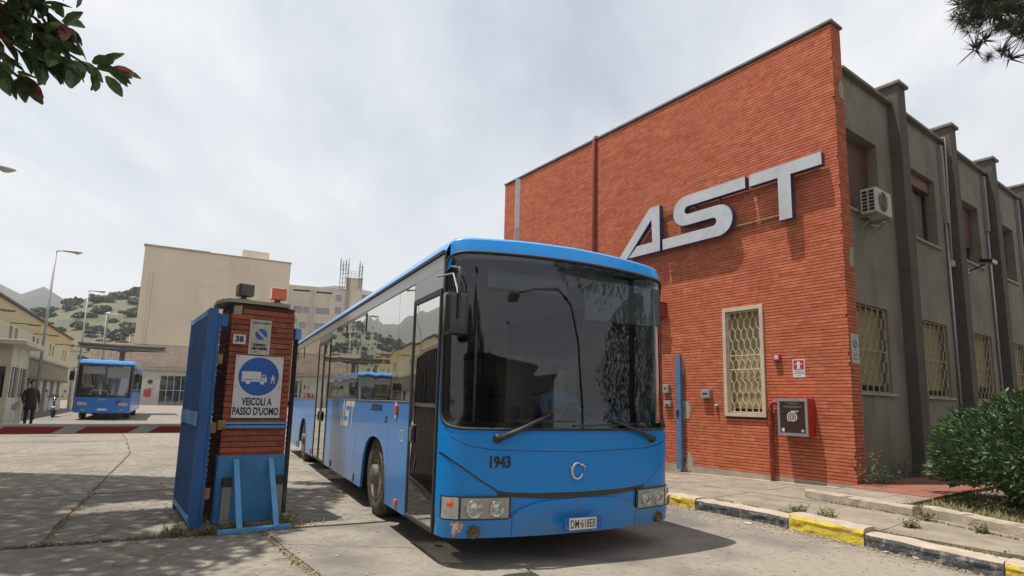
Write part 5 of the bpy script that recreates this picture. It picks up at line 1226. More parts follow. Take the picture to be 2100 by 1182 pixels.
street_lamp('near street lamp whose head enters at the left edge of the photo', (-17.8, 17.6, 0), 8.68, 50, arm=1.2, head_scale=1.1)
tf = thing('floodlight_pole', 'thin white pole with a small round lamp against the hillside', 'lamp', pol(-35.3, 62), 0)
obj('pole', MB().tube([(0, 0, 0), (0, 0, 8.2)], .06, 8), M['galv'], tf); obj('lamp_head', MB().lathe([(.05, 0), (.24, .1), (.24, .22), (.05, .3)], (0, 0, 8.2), (0, 0, 1), 12), M['white'], tf)

# yellow building, local x along its length (az -31)
yb = thing('yellow_building', 'long two storey yellow workshop with an olive band and white garage bays', 'building', (-31.8, 39.03, 0), R(121))
# local +x = direction az -31 (away); visible face is y = 0, outward normal is -y (towards the yard)
X0, X1 = -44, 13.6
HY = 5.95
uw = MB(); pairs = []
for k in range(-8, 3): pairs += [(-9.9+k*6.45+6.45, .75), (-8.55+k*6.45+6.45, .75)]
ops = [(a-.35, a+.35, 3.95, 4.80) for a, _ in pairs if X0+1 < a < X1-1]
wallY(uw, 0, .3, X0, X1, 3.55, 4.9, ops); obj('upper_wall', uw, M['yellow_pale'], yb)
obj('yellow_frieze', MB().box(X0, X1, 0, .3, 4.901, HY), M['yellow'], yb)
for (a, b, c, d) in ops:
    f = obj('window', MB().box(a+.02, b-.02, .15, .18, c+.02, d-.02), M['glass_far'], yb); obj('window_frame', MB().box((a+b)/2-.025, (a+b)/2+.025, .12, .149, c+.02, d-.02), M['win_frame'], f)
obj('roof_edge', MB().box(X0, X1+.15, -.12, 8, HY+.001, HY+.12), M['roof_dark'], yb)
obj('ledge', MB().box(X0, X1, -.12, .25, 3.42, 3.549), M['plinth'], yb)
k = 0; x = X0
while x < X1-.05:
    obj('cladding_sheet', MB().box(x, min(x+1.48, X1), .0, .12, 2.32, 3.415), M['olive'], yb); x += 1.5
obj('lintel', MB().box(X0, X1, -.15, .25, 2.18, 2.315), M['steel_dark'], yb)
x = X0; k = 0
while x < X1-.3:
    obj('garage_pier', MB().box(x, x+1.5, .05, .3, 0, 2.17), M['garage_white'], yb); obj('garage_opening', MB().box(x+1.501, min(x+3.2, X1), .8, .85, 0, 2.17), M['roof_dark'], yb); x += 3.2
obj('end_wall', MB().box(X1-.3, X1, .3, 8, 0, HY), M['yellow'], yb); obj('body', MB().box(X0, X1-.3, .86, 8, 0, 3.5), M['garage_white'], yb)
for x in (-16.6+.0, -10.2, -3.7, 5.05, 13.2, -23, -29.5):
    o = obj('wall_lamp', MB().box(x-.05, x+.05, -.9, 0, 4.93, 4.98), M['steel_dark'], yb); obj('lamp_shade', MB().box(x-.14, x+.14, -1.25, -.75, 4.88, 4.96), M['steel_dark'], o, bevel=.02)
wp = thing('white_service_post', 'white service pillar at the far end of the garages', 'post', (-34.9, 46.2, 0), 0); obj('pillar', MB().tube([(0, 0, 0), (0, 0, 3.1)], .16, 10), M['garage_white'], wp); obj('top_ring', MB().tube([(0, 0, 3.1), (0, 0, 3.4)], .22, 10), M['white'], wp)

# scooter
so = thing('motor_scooter', 'silver scooter parked by the garages between lamp post and parked bus', 'scooter', (-25.7, 32.9, 0), R(35)); so.scale = (1.1, 1.1, 1.08)
for y in (-.62, .62):
    w_ = obj('wheel', MB().lathe([(.17, -.05), (.24, -.05), (.26, 0), (.24, .05), (.17, .05)], (0, y, .26), (1, 0, 0), 20, cap=False), M['tyre'], so, smooth=True); obj('rim', MB().lathe([(.17, -.03), (.05, -.02), (.05, .02), (.17, .03)], (0, y, .26), (1, 0, 0), 16), M['alu'], w_)
obj('front_shield', MB().prism([(-.20, .35), (.20, .35), (.25, .62), (.16, .98), (-.16, .98), (-.25, .62)], (0, -.40, 0), ux, uz, (0, .06, 0)), M['scooter_white'], so, bevel=.02)
obj('front_fender', MB().box(-.09, .09, -.82, -.45, .45, .55), M['scooter_white'], so, bevel=.04)
obj('headlight', MB().lathe([(.001, .02), (.08, .01), (.09, -.05)], (0, -.42, .92), (0, -1, .1), 16), M['lens'], so, smooth=True)
obj('footboard', MB().box(-.16, .16, -.36, .15, .28, .36), M['rubber'], so, bevel=.01)
obj('rear_body', MB().box(-.17, .17, .10, .80, .36, .72), M['scooter_white'], so, bevel=.08); obj('seat', MB().box(-.14, .14, .05, .75, .72, .82), M['rubber'], so, bevel=.04)
hb_ = obj('handlebar', MB().tube([(-.36, -.24, 1.05), (-.12, -.32, 1.03), (.12, -.32, 1.03), (.36, -.24, 1.05)], .018, 8), M['rubber'], so); obj('steering_column', MB().tube([(0, -.62, .26), (0, -.33, 1.0)], .04, 8), M['rubber'], so)
for s_ in (-1, 1):
    a = obj('mirror_stem', MB().tube([(s_*.28, -.28, 1.05), (s_*.36, -.26, 1.30)], .010, 6), M['rubber'], so); obj('mirror', MB().lathe([(.001, -.01), (.07, -.01), (.07, .01), (.001, .01)], (s_*.38, -.26, 1.34), (0, 1, 0), 14), M['steel'], a)
obj('windshield', MB().box(-.16, .16, -.40, -.385, .98, 1.18), M['glass_front'], so)

# parked bus
pb = thing('parked_bus', 'smaller blue bus parked facing us in the yard under the canopy', 'bus', (-21.3, 30.5, 0), R(30.3)); pb.scale = (1.03, 1, 1.02)
W2, L2, H2 = 2.36, 10.5, 3.06
def p2(x, z): u = abs(x)/(W2/2); return -.16*math.sqrt(max(0, 1-u**3))+(.10*max(0, z-1.3))
mb = MB(); mb.smooth = True; mb.grid(lambda x, z: (x, p2(x, z), z), cosx(16, -W2/2, W2/2), [.38, .6, .9, 1.14]); obj('front_panel', mb, M['bus2_blue'], pb)
mb = MB(); mb.grid(lambda x, z: (x, p2(x, z)-.05, z), cosx(16, -W2/2, W2/2), [.36, .45, .66, .72]); obj('bumper', mb, M['bus2_blue'], pb, smooth=True)
mb = MB(); mb.smooth = True; mb.grid(lambda x, z: (x, p2(x, z), z), cosx(16, -W2/2, W2/2), [1.14, 1.6, 2.2, 2.84]); obj('front_surround', mb, M['bus_black'], pb)
mb = MB(); mb.grid(lambda x, z: (x, p2(x, z)-.012, z), xr(-1.0, 1.0, 12), [1.26, 1.8, 2.2, 2.76]); w2 = obj('windscreen', mb, M['glass_far'], pb, smooth=True)
for a, b in ((-.95, -.02), (.04, .95)):
    mb = MB(); mb.grid(lambda x, z: (x, p2(x, z)-.016, z), xr(a, b, 6), [2.32 if a < 0 else 2.15, 2.70]); obj('roller_blind', mb, M['blind'], w2)
obj('centre_bar', MB().box(-.015, .015, -.10, .0, 1.26, 2.76), M['bus_black'], w2)
mb = MB(); mb.box(-W2/2-.03, W2/2+.03, -.18, .3, 2.82, 2.94); rr2 = obj('roof_visor', mb, M['bus_roof'], pb, bevel=.05); obj('roof', MB().box(-W2/2, W2/2, .2, L2, 2.70, H2), M['bus_roof'], pb, bevel=.10)
for s_ in (-1, 1):
    if s_ == 1: obj('side_lower', MB().box(W2/2-.02, W2/2, .02, L2, .40, 1.45), M['bus2_blue'], pb)
    else: obj('side_lower', MB().box(-W2/2, -W2/2+.02, .02, L2, .40, 1.45), M['bus2_blue'], pb)
    xx = (W2/2-.03) if s_ == 1 else -W2/2
    obj('window_band', MB().box(xx, xx+.03, .15, L2, 1.46, 2.69), M['bus_black'], pb)
    for k in range(7): obj('side_window', MB().box(xx+(.031 if s_ == 1 else -.006), xx+(.036 if s_ == 1 else -.001), .35+k*1.42, .35+k*1.42+1.3, 1.55, 2.5), M['glass_far'], pb)
    m_ = obj('wing_mirror', MB().box(s_*1.36-.10, s_*1.36+.10, -.42, -.30, 1.95, 2.42), M['bus_black'], pb, bevel=.03); obj('mirror_arm', MB().tube([(s_*1.36, -.36, 2.4), (s_*1.25, -.30, 2.62), (s_*1.1, -.05, 2.66)], .02, 6), M['bus_black'], m_)
    for y in (1.9, 7.9):
        w_ = obj('wheel', MB().lathe([(.28, -.13), (.44, -.13), (.46, 0), (.44, .13), (.28, .13)], (s_*(W2/2-.2), y, .46), (1, 0, 0), 24, cap=False), M['tyre'], pb, smooth=True); obj('rim', MB().lathe([(.28, -.10), (.1, -.06), (.1, .06), (.28, .10)], (s_*(W2/2-.2), y, .46), (1, 0, 0), 18), M['rim'], w_)
    h1 = obj('headlight', MB().box(s_*.85-.20, s_*.85+.20, -.17, -.10, .72, .88), M['lamp_clear'], pb, bevel=.01); obj('indicator', MB().box(s_*1.08-.05, s_*1.08+.05, -.15, -.02, .73, .87), M['red_lens'], h1); obj('fog_lamp', MB().box(s_*.8-.09, s_*.8+.09, -.205, -.19, .46, .55), M['lamp_grey'], h1)
obj('number_plate', MB().box(-.20, .20, -.225, -.215, .48, .58), M['white'], pb); obj('badge', MB().box(-.22, .14, -.172, -.165, 1.0, 1.05), M['alu'], pb)
mb = text_mb('AST', .13, (.62, -.158, .92), ux, uz, un, None, shear=.3, bold=.01); obj('lettering', mb, M['black'], pb, fix=False)
obj('underfloor', MB().box(-.9, .9, .3, L2-.3, .30, .42), M['under'], pb); obj('rear_panel', MB().box(-W2/2+.03, W2/2-.03, L2-.03, L2, .42, 2.7), M['bus2_blue'], pb); obj('floor', MB().box(-W2/2+.03, W2/2-.03, .2, L2-.04, .75, .8), M['interior'], pb)
obj('wiper', MB().tube([(-.6, -.21, 1.24), (-.5, -.22, 1.5), (.1, -.22, 1.5), (.2, -.21, 1.24)], .014, 6), M['alu'], w2)

# canopy in the yard
cn = thing('bus_canopy', 'brown steel butterfly canopy on a single post behind the parked bus', 'canopy', (-27.0, 40.0, 0), R(34))
obj('post', MB().box(-.16, .16, -.16, .16, 0, 4.3), M['steel_dark'], cn)
for s_ in (-1, 1):
    for y in (-.9, 1.2): obj('rafter', MB().prism([(0, 4.50), (s_*2.35, 4.53), (s_*2.35, 4.45), (s_*.3, 4.36), (0, 4.2)], (0, y, 0), ux, uz, (0, .12, 0)), M['steel_dark'], cn)
    mb = MB(); mb.prism([(0, 4.62), (s_*2.5, 4.68), (s_*2.5, 4.60), (0, 4.54)], (0, -1.3, 0), ux, uz, (0, 4.2, 0)); obj('roof_sheet', mb, M['steel_dark'], cn)
    for k in range(5): obj('purlin', MB().box(s_*(.3+k*.5)-.04, s_*(.3+k*.5)+.04, -1.2, 2.8, 4.535, 4.575), M['rust'], cn)
    obj('edge_beam', MB().box(min(s_*.1, s_*2.5), max(s_*.1, s_*2.5), -1.34, -1.301, 4.32, 4.44), M['steel_dark'], cn)


# ================================================================ far buildings
# big beige block: facade from (-49.45,75.2) to (-33.1,83.7)
a = Vector((-49.45, 75.2, 0)); b = Vector((-33.1, 83.7, 0)); dvec = b-a; W3 = dvec.length; r3 = math.atan2(dvec.y, dvec.x)
bg_ = thing('beige_block_building', 'huge windowless beige block with a pierced block base storey', 'building', a, r3)
obj('main_block', MB().box(0, W3, 0, 30, 7.9, 21.1), M['beige'], bg_)
obj('parapet', MB().box(-.15, W3*.42, -.15, .6, 21.101, 21.35), M['plinth'], bg_); obj('parapet', MB().box(W3*.42+.01, W3+.1, -.12, .6, 21.101, 21.25), M['plinth'], bg_)
obj('roof_hut', MB().box(11.9, 15.6, 3, 8, 21.1, 23.0), M['cream'], bg_)
for z in (10.8, 13.6, 16.4, 18.9): obj('floor_joint', MB().box(.02, W3-.02, -.012, -.001, z, z+.05), M['beige_block'], bg_)
obj('drainpipe', MB().tube([(1.1, -.12, 7.9), (1.1, -.12, 17.8)], .12, 6), M['cream'], bg_)
xa, xb = -4.6, W3
obj('base_wall', MB().box(xa, xb, .25, 30, 4.9, 7.895), M['mortar'] if False else M['beige_block'], bg_)
st_ = MB()
nx = 70; nz_ = 12
for i in range(nx):
    for j in range(nz_):
        x = xa+(xb-xa)*i/nx; z = 5.0+2.85*j/nz_; w_ = (xb-xa)/nx; st_.box(x+.02, x+w_-.03, .12+rnd.uniform(-.02, .02), .249, z+.02, z+2.85/nz_-.03)
obj('pierced_blocks', st_, M['beige_block'], bg_, kind='stuff')
obj('ledge', MB().box(xa, xb, -.4, .25, 4.55, 4.895), M['plinth'], bg_)
doors = [(-2.2, -.2), (3.4, 6.6), (9.6, 12.6), (15, 17.5)]
mb = MB(); wallY(mb, .2, .5, xa, xb, 0, 4.545, [(p, q, 0, 3.9) for p, q in doors]); obj('ground_floor_wall', mb, M['garage_white'], bg_)
for p, q in doors:
    d_ = obj('door', MB().box(p+.02, q-.02, .4, .45, 0, 3.88), M['glass_far'], bg_)
    for k in range(5): x = p+(q-p)*k/4; obj('door_frame', MB().box(x-.05, x+.05, .34, .395, 0, 3.88), M['galv'], d_)
    obj('door_frame', MB().box(p, q, .33, .339, 1.9, 2.0), M['galv'], d_)
for x in (2.3, 8.0):
    o = obj('vent_fan', MB().lathe([(.30, 0), (.34, .05), (.34, .12), (.26, .13), (.05, .10)], (x, .2, 3.0), (0, -1, 0), 16), M['plastic_grey'], bg_); obj('fan_blades', MB().lathe([(.24, 0), (.001, .01)], (x, .06, 3.0), (0, -1, 0), 12), M['dark'], o)
obj('ac_unit', MB().box(2.0, 2.8, -.1, .199, 2.2, 2.6), M['plastic_white'], bg_); obj('fire_hose_reel', MB().box(1.7, 2.5, .0, .199, 1.1, 2.0), M['red'], bg_)
# white office building further back
a = Vector((-38.35, 97.75, 0)); b = Vector((-30.0, 100.6, 0)); dvec = b-a; W4 = dvec.length; r4 = math.atan2(dvec.y, dvec.x)
wb = thing('office_building', 'cream office block with dark strip windows and a stair tower', 'building', a, r4)
ops = [(.8, 2.1, 15.9, 17.0), (2.3, 3.2, 15.9, 17.0), (.8, 1.4, 13.9, 14.9), (1.8, 2.9, 13.2, 14.3), (4.3, 6.6, 15.9, 17.0), (4.2, 6.5, 13.2, 14.3), (7.5, 8.55, 18.4, 19.5), (7.5, 8.55, 16.2, 17.3), (7.5, 8.55, 13.6, 14.7), (.4, 3.2, 19.7, 20.0), (4.2, 6.9, 19.6, 19.9), (.8, 2.1, 10.5, 11.6), (2.4, 3.3, 10.5, 11.6), (4.2, 6.5, 10.5, 11.6)]
mb = MB(); wallY(mb, 0, .4, -2, W4+.3, 0, 20.7, ops); obj('wall', mb, M['cream'], wb)
for p, q, c, d in ops:
    if d-c > .5:
        f = obj('window', MB().box(p+.02, q-.02, .25, .30, c+.02, d-.02), M['glass_far'], wb)
        for k in range(1, int((q-p)/.55)+1):
            x = p+(q-p)*k/(int((q-p)/.55)+1); obj('window_frame', MB().box(x-.04, x+.04, .2, .249, c+.02, d-.02), M['galv'], f)
    else: obj('louvre', MB().box(p+.02, q-.02, .25, .3, c+.02, d-.02), M['dark'], wb)
obj('floor_slab', MB().box(-2, W4+.3, .41, 14, 20.3, 20.65), M['cream'], wb); obj('rear_block', MB().box(-1.9, W4+8, .9, 14, 0, 20.2), M['cream'], wb)
for x in (3.45, 3.95): obj('pilaster', MB().box(x, x+.22, -.18, 0, 0, 20.7), M['cream'], wb)
obj('stair_tower', MB().box(W4+.305, W4+3.1, -.3, 5, 0, 22.6), M['cream'], wb); obj('tower_strip', MB().box(W4+.31, W4+1.0, -.45, -.301, 0, 22.5), M['plinth'], wb); obj('tower_cap', MB().box(W4+.25, W4+3.2, -.5, 5.1, 22.601, 22.8), M['cream'], wb)
rl = MB()
for k in range(5): rl.tube([(W4+.4+k*.65, -.35, 22.8), (W4+.4+k*.65, -.35, 24.0)], .035, 5)
for z in (23.2, 23.6, 24.0): rl.tube([(W4+.4, -.35, z), (W4+3.0, -.35, z)], .03, 5)
obj('railing', rl, M['galv'], wb)
obj('side_wing', MB().box(W4+3.11, W4+14, 1, 14, 0, 18.3), M['cream'], wb); obj('wing_parapet', MB().box(W4+3.11, W4+5.5, .8, 1.3, 18.301, 20.1), M['plinth'], wb)
def antenna(label, x, zb, zt, y=-.6, n=3):
    t = thing('antenna_mast', label, 'antenna', a+Matrix.Rotation(r4, 3, 'Z') @ Vector((x, y, 0)), r4)
    for k in range(n):
        obj('pole', MB().tube([(-.4+k*.45, 0, zb), (-.4+k*.45, 0, zt-(.0, .5, .2)[k % 3])], .06, 6), M['steel_dark'], t)
        obj('panel_antenna', MB().box(-.5+k*.45, -.30+k*.45, -.3, -.12, zt-2.4-(k % 2)*.4, zt-.6-(k % 2)*.4), M['plastic_grey'], t)
    for j in range(6): obj('rung', MB().tube([(-.5, 0, zb+.4+j*(zt-zb-1)/6), (-.4+(n-1)*.45, 0, zb+.7+j*(zt-zb-1)/6)], .04, 4), M['steel_dark'], t)
antenna('cluster of antenna poles on the left of the stair tower', 8.4, 20.4, 26.2, n=4); antenna('thin antenna pole on the right edge of the stair tower', W4+2.85, 20.8, 26.0, n=2)

# ================================================================ hills, haze
def hill(name, m, azs, rs, prof, rough, seed):
    mb = MB(); mb.smooth = True
    def f(az, k):
        r_ = rs[0]+(rs[1]-rs[0])*k; el = prof(az); zr = el*rs[1]
        shape = k**.9; z = zr*shape + noise.fractal(Vector((az*.16+seed, k*5, seed)), 1, 2, 6)*rough*min(1, k*3)*(1 if k <= 1 else .5)
        if k > 1: z = zr*(1-(k-1)*1.6)
        return tuple(pol(az, r_, max(z, -.5)))
    mb.grid(f, azs, [0, .08, .16, .24, .32, .4, .48, .56, .64, .72, .8, .86, .92, .96, 1.0, 1.08, 1.4])
    return obj(name, mb, m, kind='structure', fix=False), f
hp = lin([(-95, .02), (-80, .05), (-60, .06), (-50, .075), (-44, .085), (-41, .100), (-39.2, .117), (-37.5, .129), (-36.2, .140), (-34.9, .145), (-33.3, .150), (-29, .165), (-25, .16), (-21, .12), (-18, .08), (-12, .06), (0, .05), (20, .02)])
h1, hf = hill('hillside', M['hill'], [-95+i*.9 for i in range(128)], (135, 270), hp, 2.2, 3.3)
hp2 = lin([(-180, .03), (-120, .05), (-90, .09), (-70, .12), (-58, .16), (-52, .205), (-48, .18), (-45, .165), (-42.8, .147), (-41.5, .135), (-40.9, .131), (-40.2, .134), (-39.66, .142), (-39.0, .139), (-38.2, .126), (-37, .112), (-34, .12), (-28, .16), (-22, .186), (-20.5, .176), (-19.4, .183), (-17.7, .190), (-15, .187), (-12, .186), (-6, .16), (5, .12), (40, .05), (80, .03)])
h2, _ = hill('mountain', M['mountain'], [-180+i*1.3 for i in range(200)], (420, 860), hp2, 8, 7.7)
# shrubs on the hillside
shm = []
for k in range(4):
    r1 = random.Random(40+k); mb = MB()
    for i in range(150):
        th = r1.uniform(0, 2*math.pi); ph = math.acos(r1.uniform(-.2, 1)); rr = 1+.25*noise.noise(Vector((math.cos(th)*2, math.sin(th)*2, ph*2+k)))
        rr *= r1.uniform(.75, 1.02)
        c = Vector((math.cos(th)*math.sin(ph), math.sin(th)*math.sin(ph), math.cos(ph)*.62+.15))*rr; n_ = Vector((r1.gauss(0, 1), r1.gauss(0, 1), r1.gauss(0, 1))).normalized(); a1 = n_.orthogonal().normalized()*.20; b1 = n_.cross(a1)
        mb.face([c+a1, c+b1, c-a1, c-b1])
    mb.lathe([(.001, .70), (.55, .55), (.78, .2), (.6, -.05)], (0, 0, 0), (0, 0, 1), 9, cap=False)
    shm.append(mesh('foliage', mb, M['shrub'], fix=False))
r1 = random.Random(11)
def hill_shrub(az, k, s_):
    p = Vector(hf(az, k)); o = link('shrub', shm[r1.randrange(4)], None, (p.x, p.y, p.z+s_*.1), r1.uniform(0, 6)); o.scale = (s_, s_, s_*r1.uniform(.8, 1.1)); tag(o, 'dark green round shrub growing on the dry hillside', 'shrub', 'shrubs scattered over the hillside')
for i in range(290):
    az = r1.uniform(-47, -32) if i < 225 else r1.uniform(-60, -47); k = r1.uniform(.18, 1.0)
    if i % 4 == 0: k = r1.uniform(.9, 1.0)
    hill_shrub(az, k, r1.choice((.8, 1.1, 1.5, 2.0, 2.4, 3.0))*(.55+.45*k))

# ================================================================ vegetation
def leaf_mesh(name, L_, W_, m, curl=.15, n=4):
    mb = MB(); 
    for s_ in (-1, 1):
        prev = None
        for i in range(n+1):
            t = i/n; wv = W_*math.sin(math.pi*min(t*.92+.05, 1))**.75*.5; p = Vector((0, t*L_, -curl*L_*t*t)); q = Vector((s_*wv, t*L_, -curl*L_*t*t+wv*.35))
            if prev: mb.face([prev[0], p, q, prev[1]])
            prev = (p, q)
    return mesh(name, mb, m, fix=False)
lm = [leaf_mesh('leaf', .125, .074, M['leaf'], .15), leaf_mesh('leaf', .105, .066, M['leaf'], .3), leaf_mesh('leaf', .135, .070, M['leaf'], .05), leaf_mesh('leaf', .12, .062, M['leaf_red'], .2)]
ft = thing('ficus_tree', 'broad leaved tree whose reddish green leaves hang in at the upper left', 'tree', (-7.0, 1.5, 0), 0)
tloc = Vector((-7.0, 1.5, 0))
def tp(p): return tuple(Vector(p)-tloc)
obj('trunk', MB().tube([(0, 0, -.1), (.05, .1, 1.2), (-.05, .1, 2.6), (.1, .3, 4.2)], [.34, .27, .24, .2], 14), M['bark'], ft, smooth=True)
br_ends = []
for k in range(9):
    a_ = k/9*2*math.pi; e = Vector((math.cos(a_)*3.2, math.sin(a_)*3.4+1.5, 6.5+rnd.uniform(-.4, .8))); br_ends.append(e)
    obj('branch', MB().tube([(.05, .2, 3.4), (e.x*.4, e.y*.4+.2, 4.9), tuple(e)], [.13, .09, .03], 8), M['bark'], ft, smooth=True)
# the visible low branch
tw = [((-3.1, 1.9, 3.55), (-2.6, 2.2, 3.22), (-2.30, 2.37, 3.08), (-2.15, 2.49, 2.99), (-2.06, 2.57, 2.95), (-2.0, 2.62, 2.955)),
      ((-3.0, 2.0, 3.6), (-2.5, 2.3, 3.32), (-2.28, 2.42, 3.20), (-2.16, 2.52, 3.12)),
      ((-3.0, 1.9, 3.3), (-2.6, 2.15, 3.02), (-2.35, 2.33, 2.88), (-2.25, 2.42, 2.80)),
      ((-2.9, 2.0, 3.7), (-2.5, 2.3, 3.52), (-2.25, 2.44, 3.40), (-2.13, 2.52, 3.36)),
      ((-3.0, 1.9, 3.4), (-2.55, 2.18, 3.12), (-2.36, 2.31, 2.98), (-2.24, 2.40, 2.93), (-2.17, 2.46, 2.90))]
obj('branch', MB().tube([tp((-5.6, 1.7, 4.3)), tp((-4.3, 1.7, 4.0)), tp((-3.0, 1.93, 3.5))], [.07, .05, .02], 8), M['bark'], ft, smooth=True)
r1 = random.Random(21)
def put_leaf(p, d, up=None, red=.07, s_=1.0):
    d = Vector(d).normalized(); up_ = Vector((r1.uniform(-.6, .6), r1.uniform(-.6, .6), 1)).normalized(); x = d.cross(up_).normalized(); z = x.cross(d)
    o = link('leaf', lm[3] if r1.random() < red else lm[r1.randrange(3)], ft); m = Matrix((x, d, z)).transposed().to_4x4(); o.matrix_local = Matrix.Translation(tp(p)) @ m @ Matrix.Scale(s_, 4)
for ti, t in enumerate(tw):
    P_ = [Vector(p) for p in t]; obj('twig', MB().tube([tp(p) for p in P_], [.010-.0012*i for i in range(len(P_))], 6), M['bark'], ft)
    for (p, q) in zip(P_[1:], P_[2:]):
        n = max(4, int((q-p).length/.011))
        for i in range(n):
            c = p.lerp(q, i/n); d = (q-p).normalized()+Vector((r1.gauss(0, .7), r1.gauss(0, .7), r1.gauss(-.35, .6))); 
            e = c+d.normalized()*.035; put_leaf(e, d, s_=r1.uniform(.7, 1.05))
    for j in range(5): put_leaf(P_[-1], (P_[-1]-P_[-2]).normalized()+Vector((r1.gauss(0, .5), r1.gauss(0, .5), r1.gauss(0, .5))), red=.25, s_=r1.uniform(.7, .9))
for i in range(150):   # dense mass at the left edge
    q = r1.uniform(-.32, .18); c = Vector((-2.38+q, 2.32+q*.6+r1.uniform(-.1, .1), 3.02+r1.uniform(-.22+max(q, 0)*.9, .40))); d = Vector((r1.gauss(.3, .6), r1.gauss(.3, .6), r1.gauss(-.5, .5)))
    put_leaf(c, d, s_=r1.uniform(.6, .9))
# crown high above, out of the picture, throws the dappled shade
mb = MB(); r1 = random.Random(31); cnt = 0
while cnt < 60000:
    x = r1.uniform(-15, -3.6); y = r1.uniform(-5, 9.8)
    sx_ = x+.0; edge = 9.4+noise.noise(Vector((x*.5, 1, 1)))*.8-(x+3.6)*.12
    if y > edge: continue
    if x > -3.95-(.18*(y-3)) + noise.noise(Vector((y*.8, 4, 2)))*.6: continue
    if noise.noise(Vector((x*.85, y*.85, 3.3))) < -.26: continue
    dd = math.hypot(x, y); azp = math.degrees(math.atan2(x, y)); z = max(4.6, 1.4+.68*dd)+r1.uniform(.1, 1.5)+noise.noise(Vector((x*.4, y*.4, 9)))*.3
    c = Vector((x, y, z))-tloc; n_ = Vector((r1.gauss(0, .5), r1.gauss(0, .5), 1)).normalized(); a1 = n_.orthogonal().normalized(); a1 = (Matrix.Rotation(r1.uniform(0, 6.3), 3, n_) @ a1)*.085; b1 = n_.cross(a1).normalized()*.042
    mb.face([c-a1, c+b1, c+a1, c-b1]); cnt += 1
obj('crown', mb, M['leaf'], ft, kind='stuff', fix=False)

# umbrella pine to the right
pn = thing('pine_tree', 'umbrella pine whose dark needles hang in at the upper right corner', 'tree', (14.0, 4.0, 0), 0); ploc = Vector((14.0, 4.0, 0))
obj('trunk', MB().tube([(0, 0, -.1), (-.1, .1, 3), (.1, 0, 6), (0, .2, 8.5)], [.38, .32, .28, .2], 14), M['bark'], pn, smooth=True)
mb = MB(); r1 = random.Random(51); tufts = []
for k in range(11):
    a_ = k/11*2*math.pi; e = Vector((math.cos(a_)*5.0, math.sin(a_)*5.0, 9.2)); obj('branch', MB().tube([(0, .1, 7), (e.x*.5, e.y*.5, 8.2), tuple(e)], [.14, .09, .03], 7), M['bark'], pn, smooth=True)
while len(tufts) < 2300:
    x, y = r1.uniform(-7, 7), r1.uniform(-7, 7); rr = math.hypot(x, y)
    if rr > 6.9+noise.noise(Vector((x*.5, y*.5, 2)))*.9: continue
    zc = 6.6+1.2*math.sqrt(max(0, 1-(rr/8)**2))+r1.random()*2.2; p = Vector((x, y, zc+r1.uniform(-.9, .3)+noise.noise(Vector((x*.7, y*.7, 7)))*.5))
    w_ = p+ploc; dd = math.hypot(w_.x, w_.y); az = math.degrees(math.atan2(w_.x, w_.y))
    if w_.y > 0 and az < 46 and (w_.z-1.4)/dd < .72: continue
    tufts.append(p)
# the limb that enters the frame
def lp(p): return tuple(Vector(p)-ploc)
obj('branch', MB().tube([lp((11.5, 4.2, 8.0)), lp((9.6, 6.2, 7.7)), lp((8.1, 7.3, 7.35)), lp((7.3, 7.8, 7.15))], [.08, .05, .03, .012], 7), M['bark'], pn, smooth=True)
for i in range(800):
    t = r1.random()**.75; c = Vector((6.80, 7.98, 7.42)).lerp(Vector((9.0, 6.6, 7.75)), t); w_ = .16+.72*min(t*3.2, 1)
    tufts.append(c+Vector((r1.gauss(0, w_*.45), r1.gauss(0, w_*.45), r1.uniform(-w_*.95, w_*.8)+.02))-ploc)
for p in tufts:
    near = (p+ploc).length < 13 and (p+ploc).y > 4
    n = 70 if near else 26; d0 = Vector((r1.gauss(0, .5), r1.gauss(0, .5), r1.uniform(-.2, .8))).normalized()
    for j in range(n):
        d = (d0*.55+Vector((r1.gauss(0, 1), r1.gauss(0, 1), r1.gauss(0, 1))).normalized()).normalized(); L_ = r1.uniform(.10, .17)*(1 if near else 1.9); s_ = d.orthogonal().normalized()*(.0036 if near else .014)
        s_ = Matrix.Rotation(r1.uniform(0, 3.1), 3, d) @ s_; b0 = p+d*.015
        mb.face([b0-s_, b0+s_, b0+d*L_])
obj('crown', mb, M['needle'], pn, kind='stuff', fix=False)

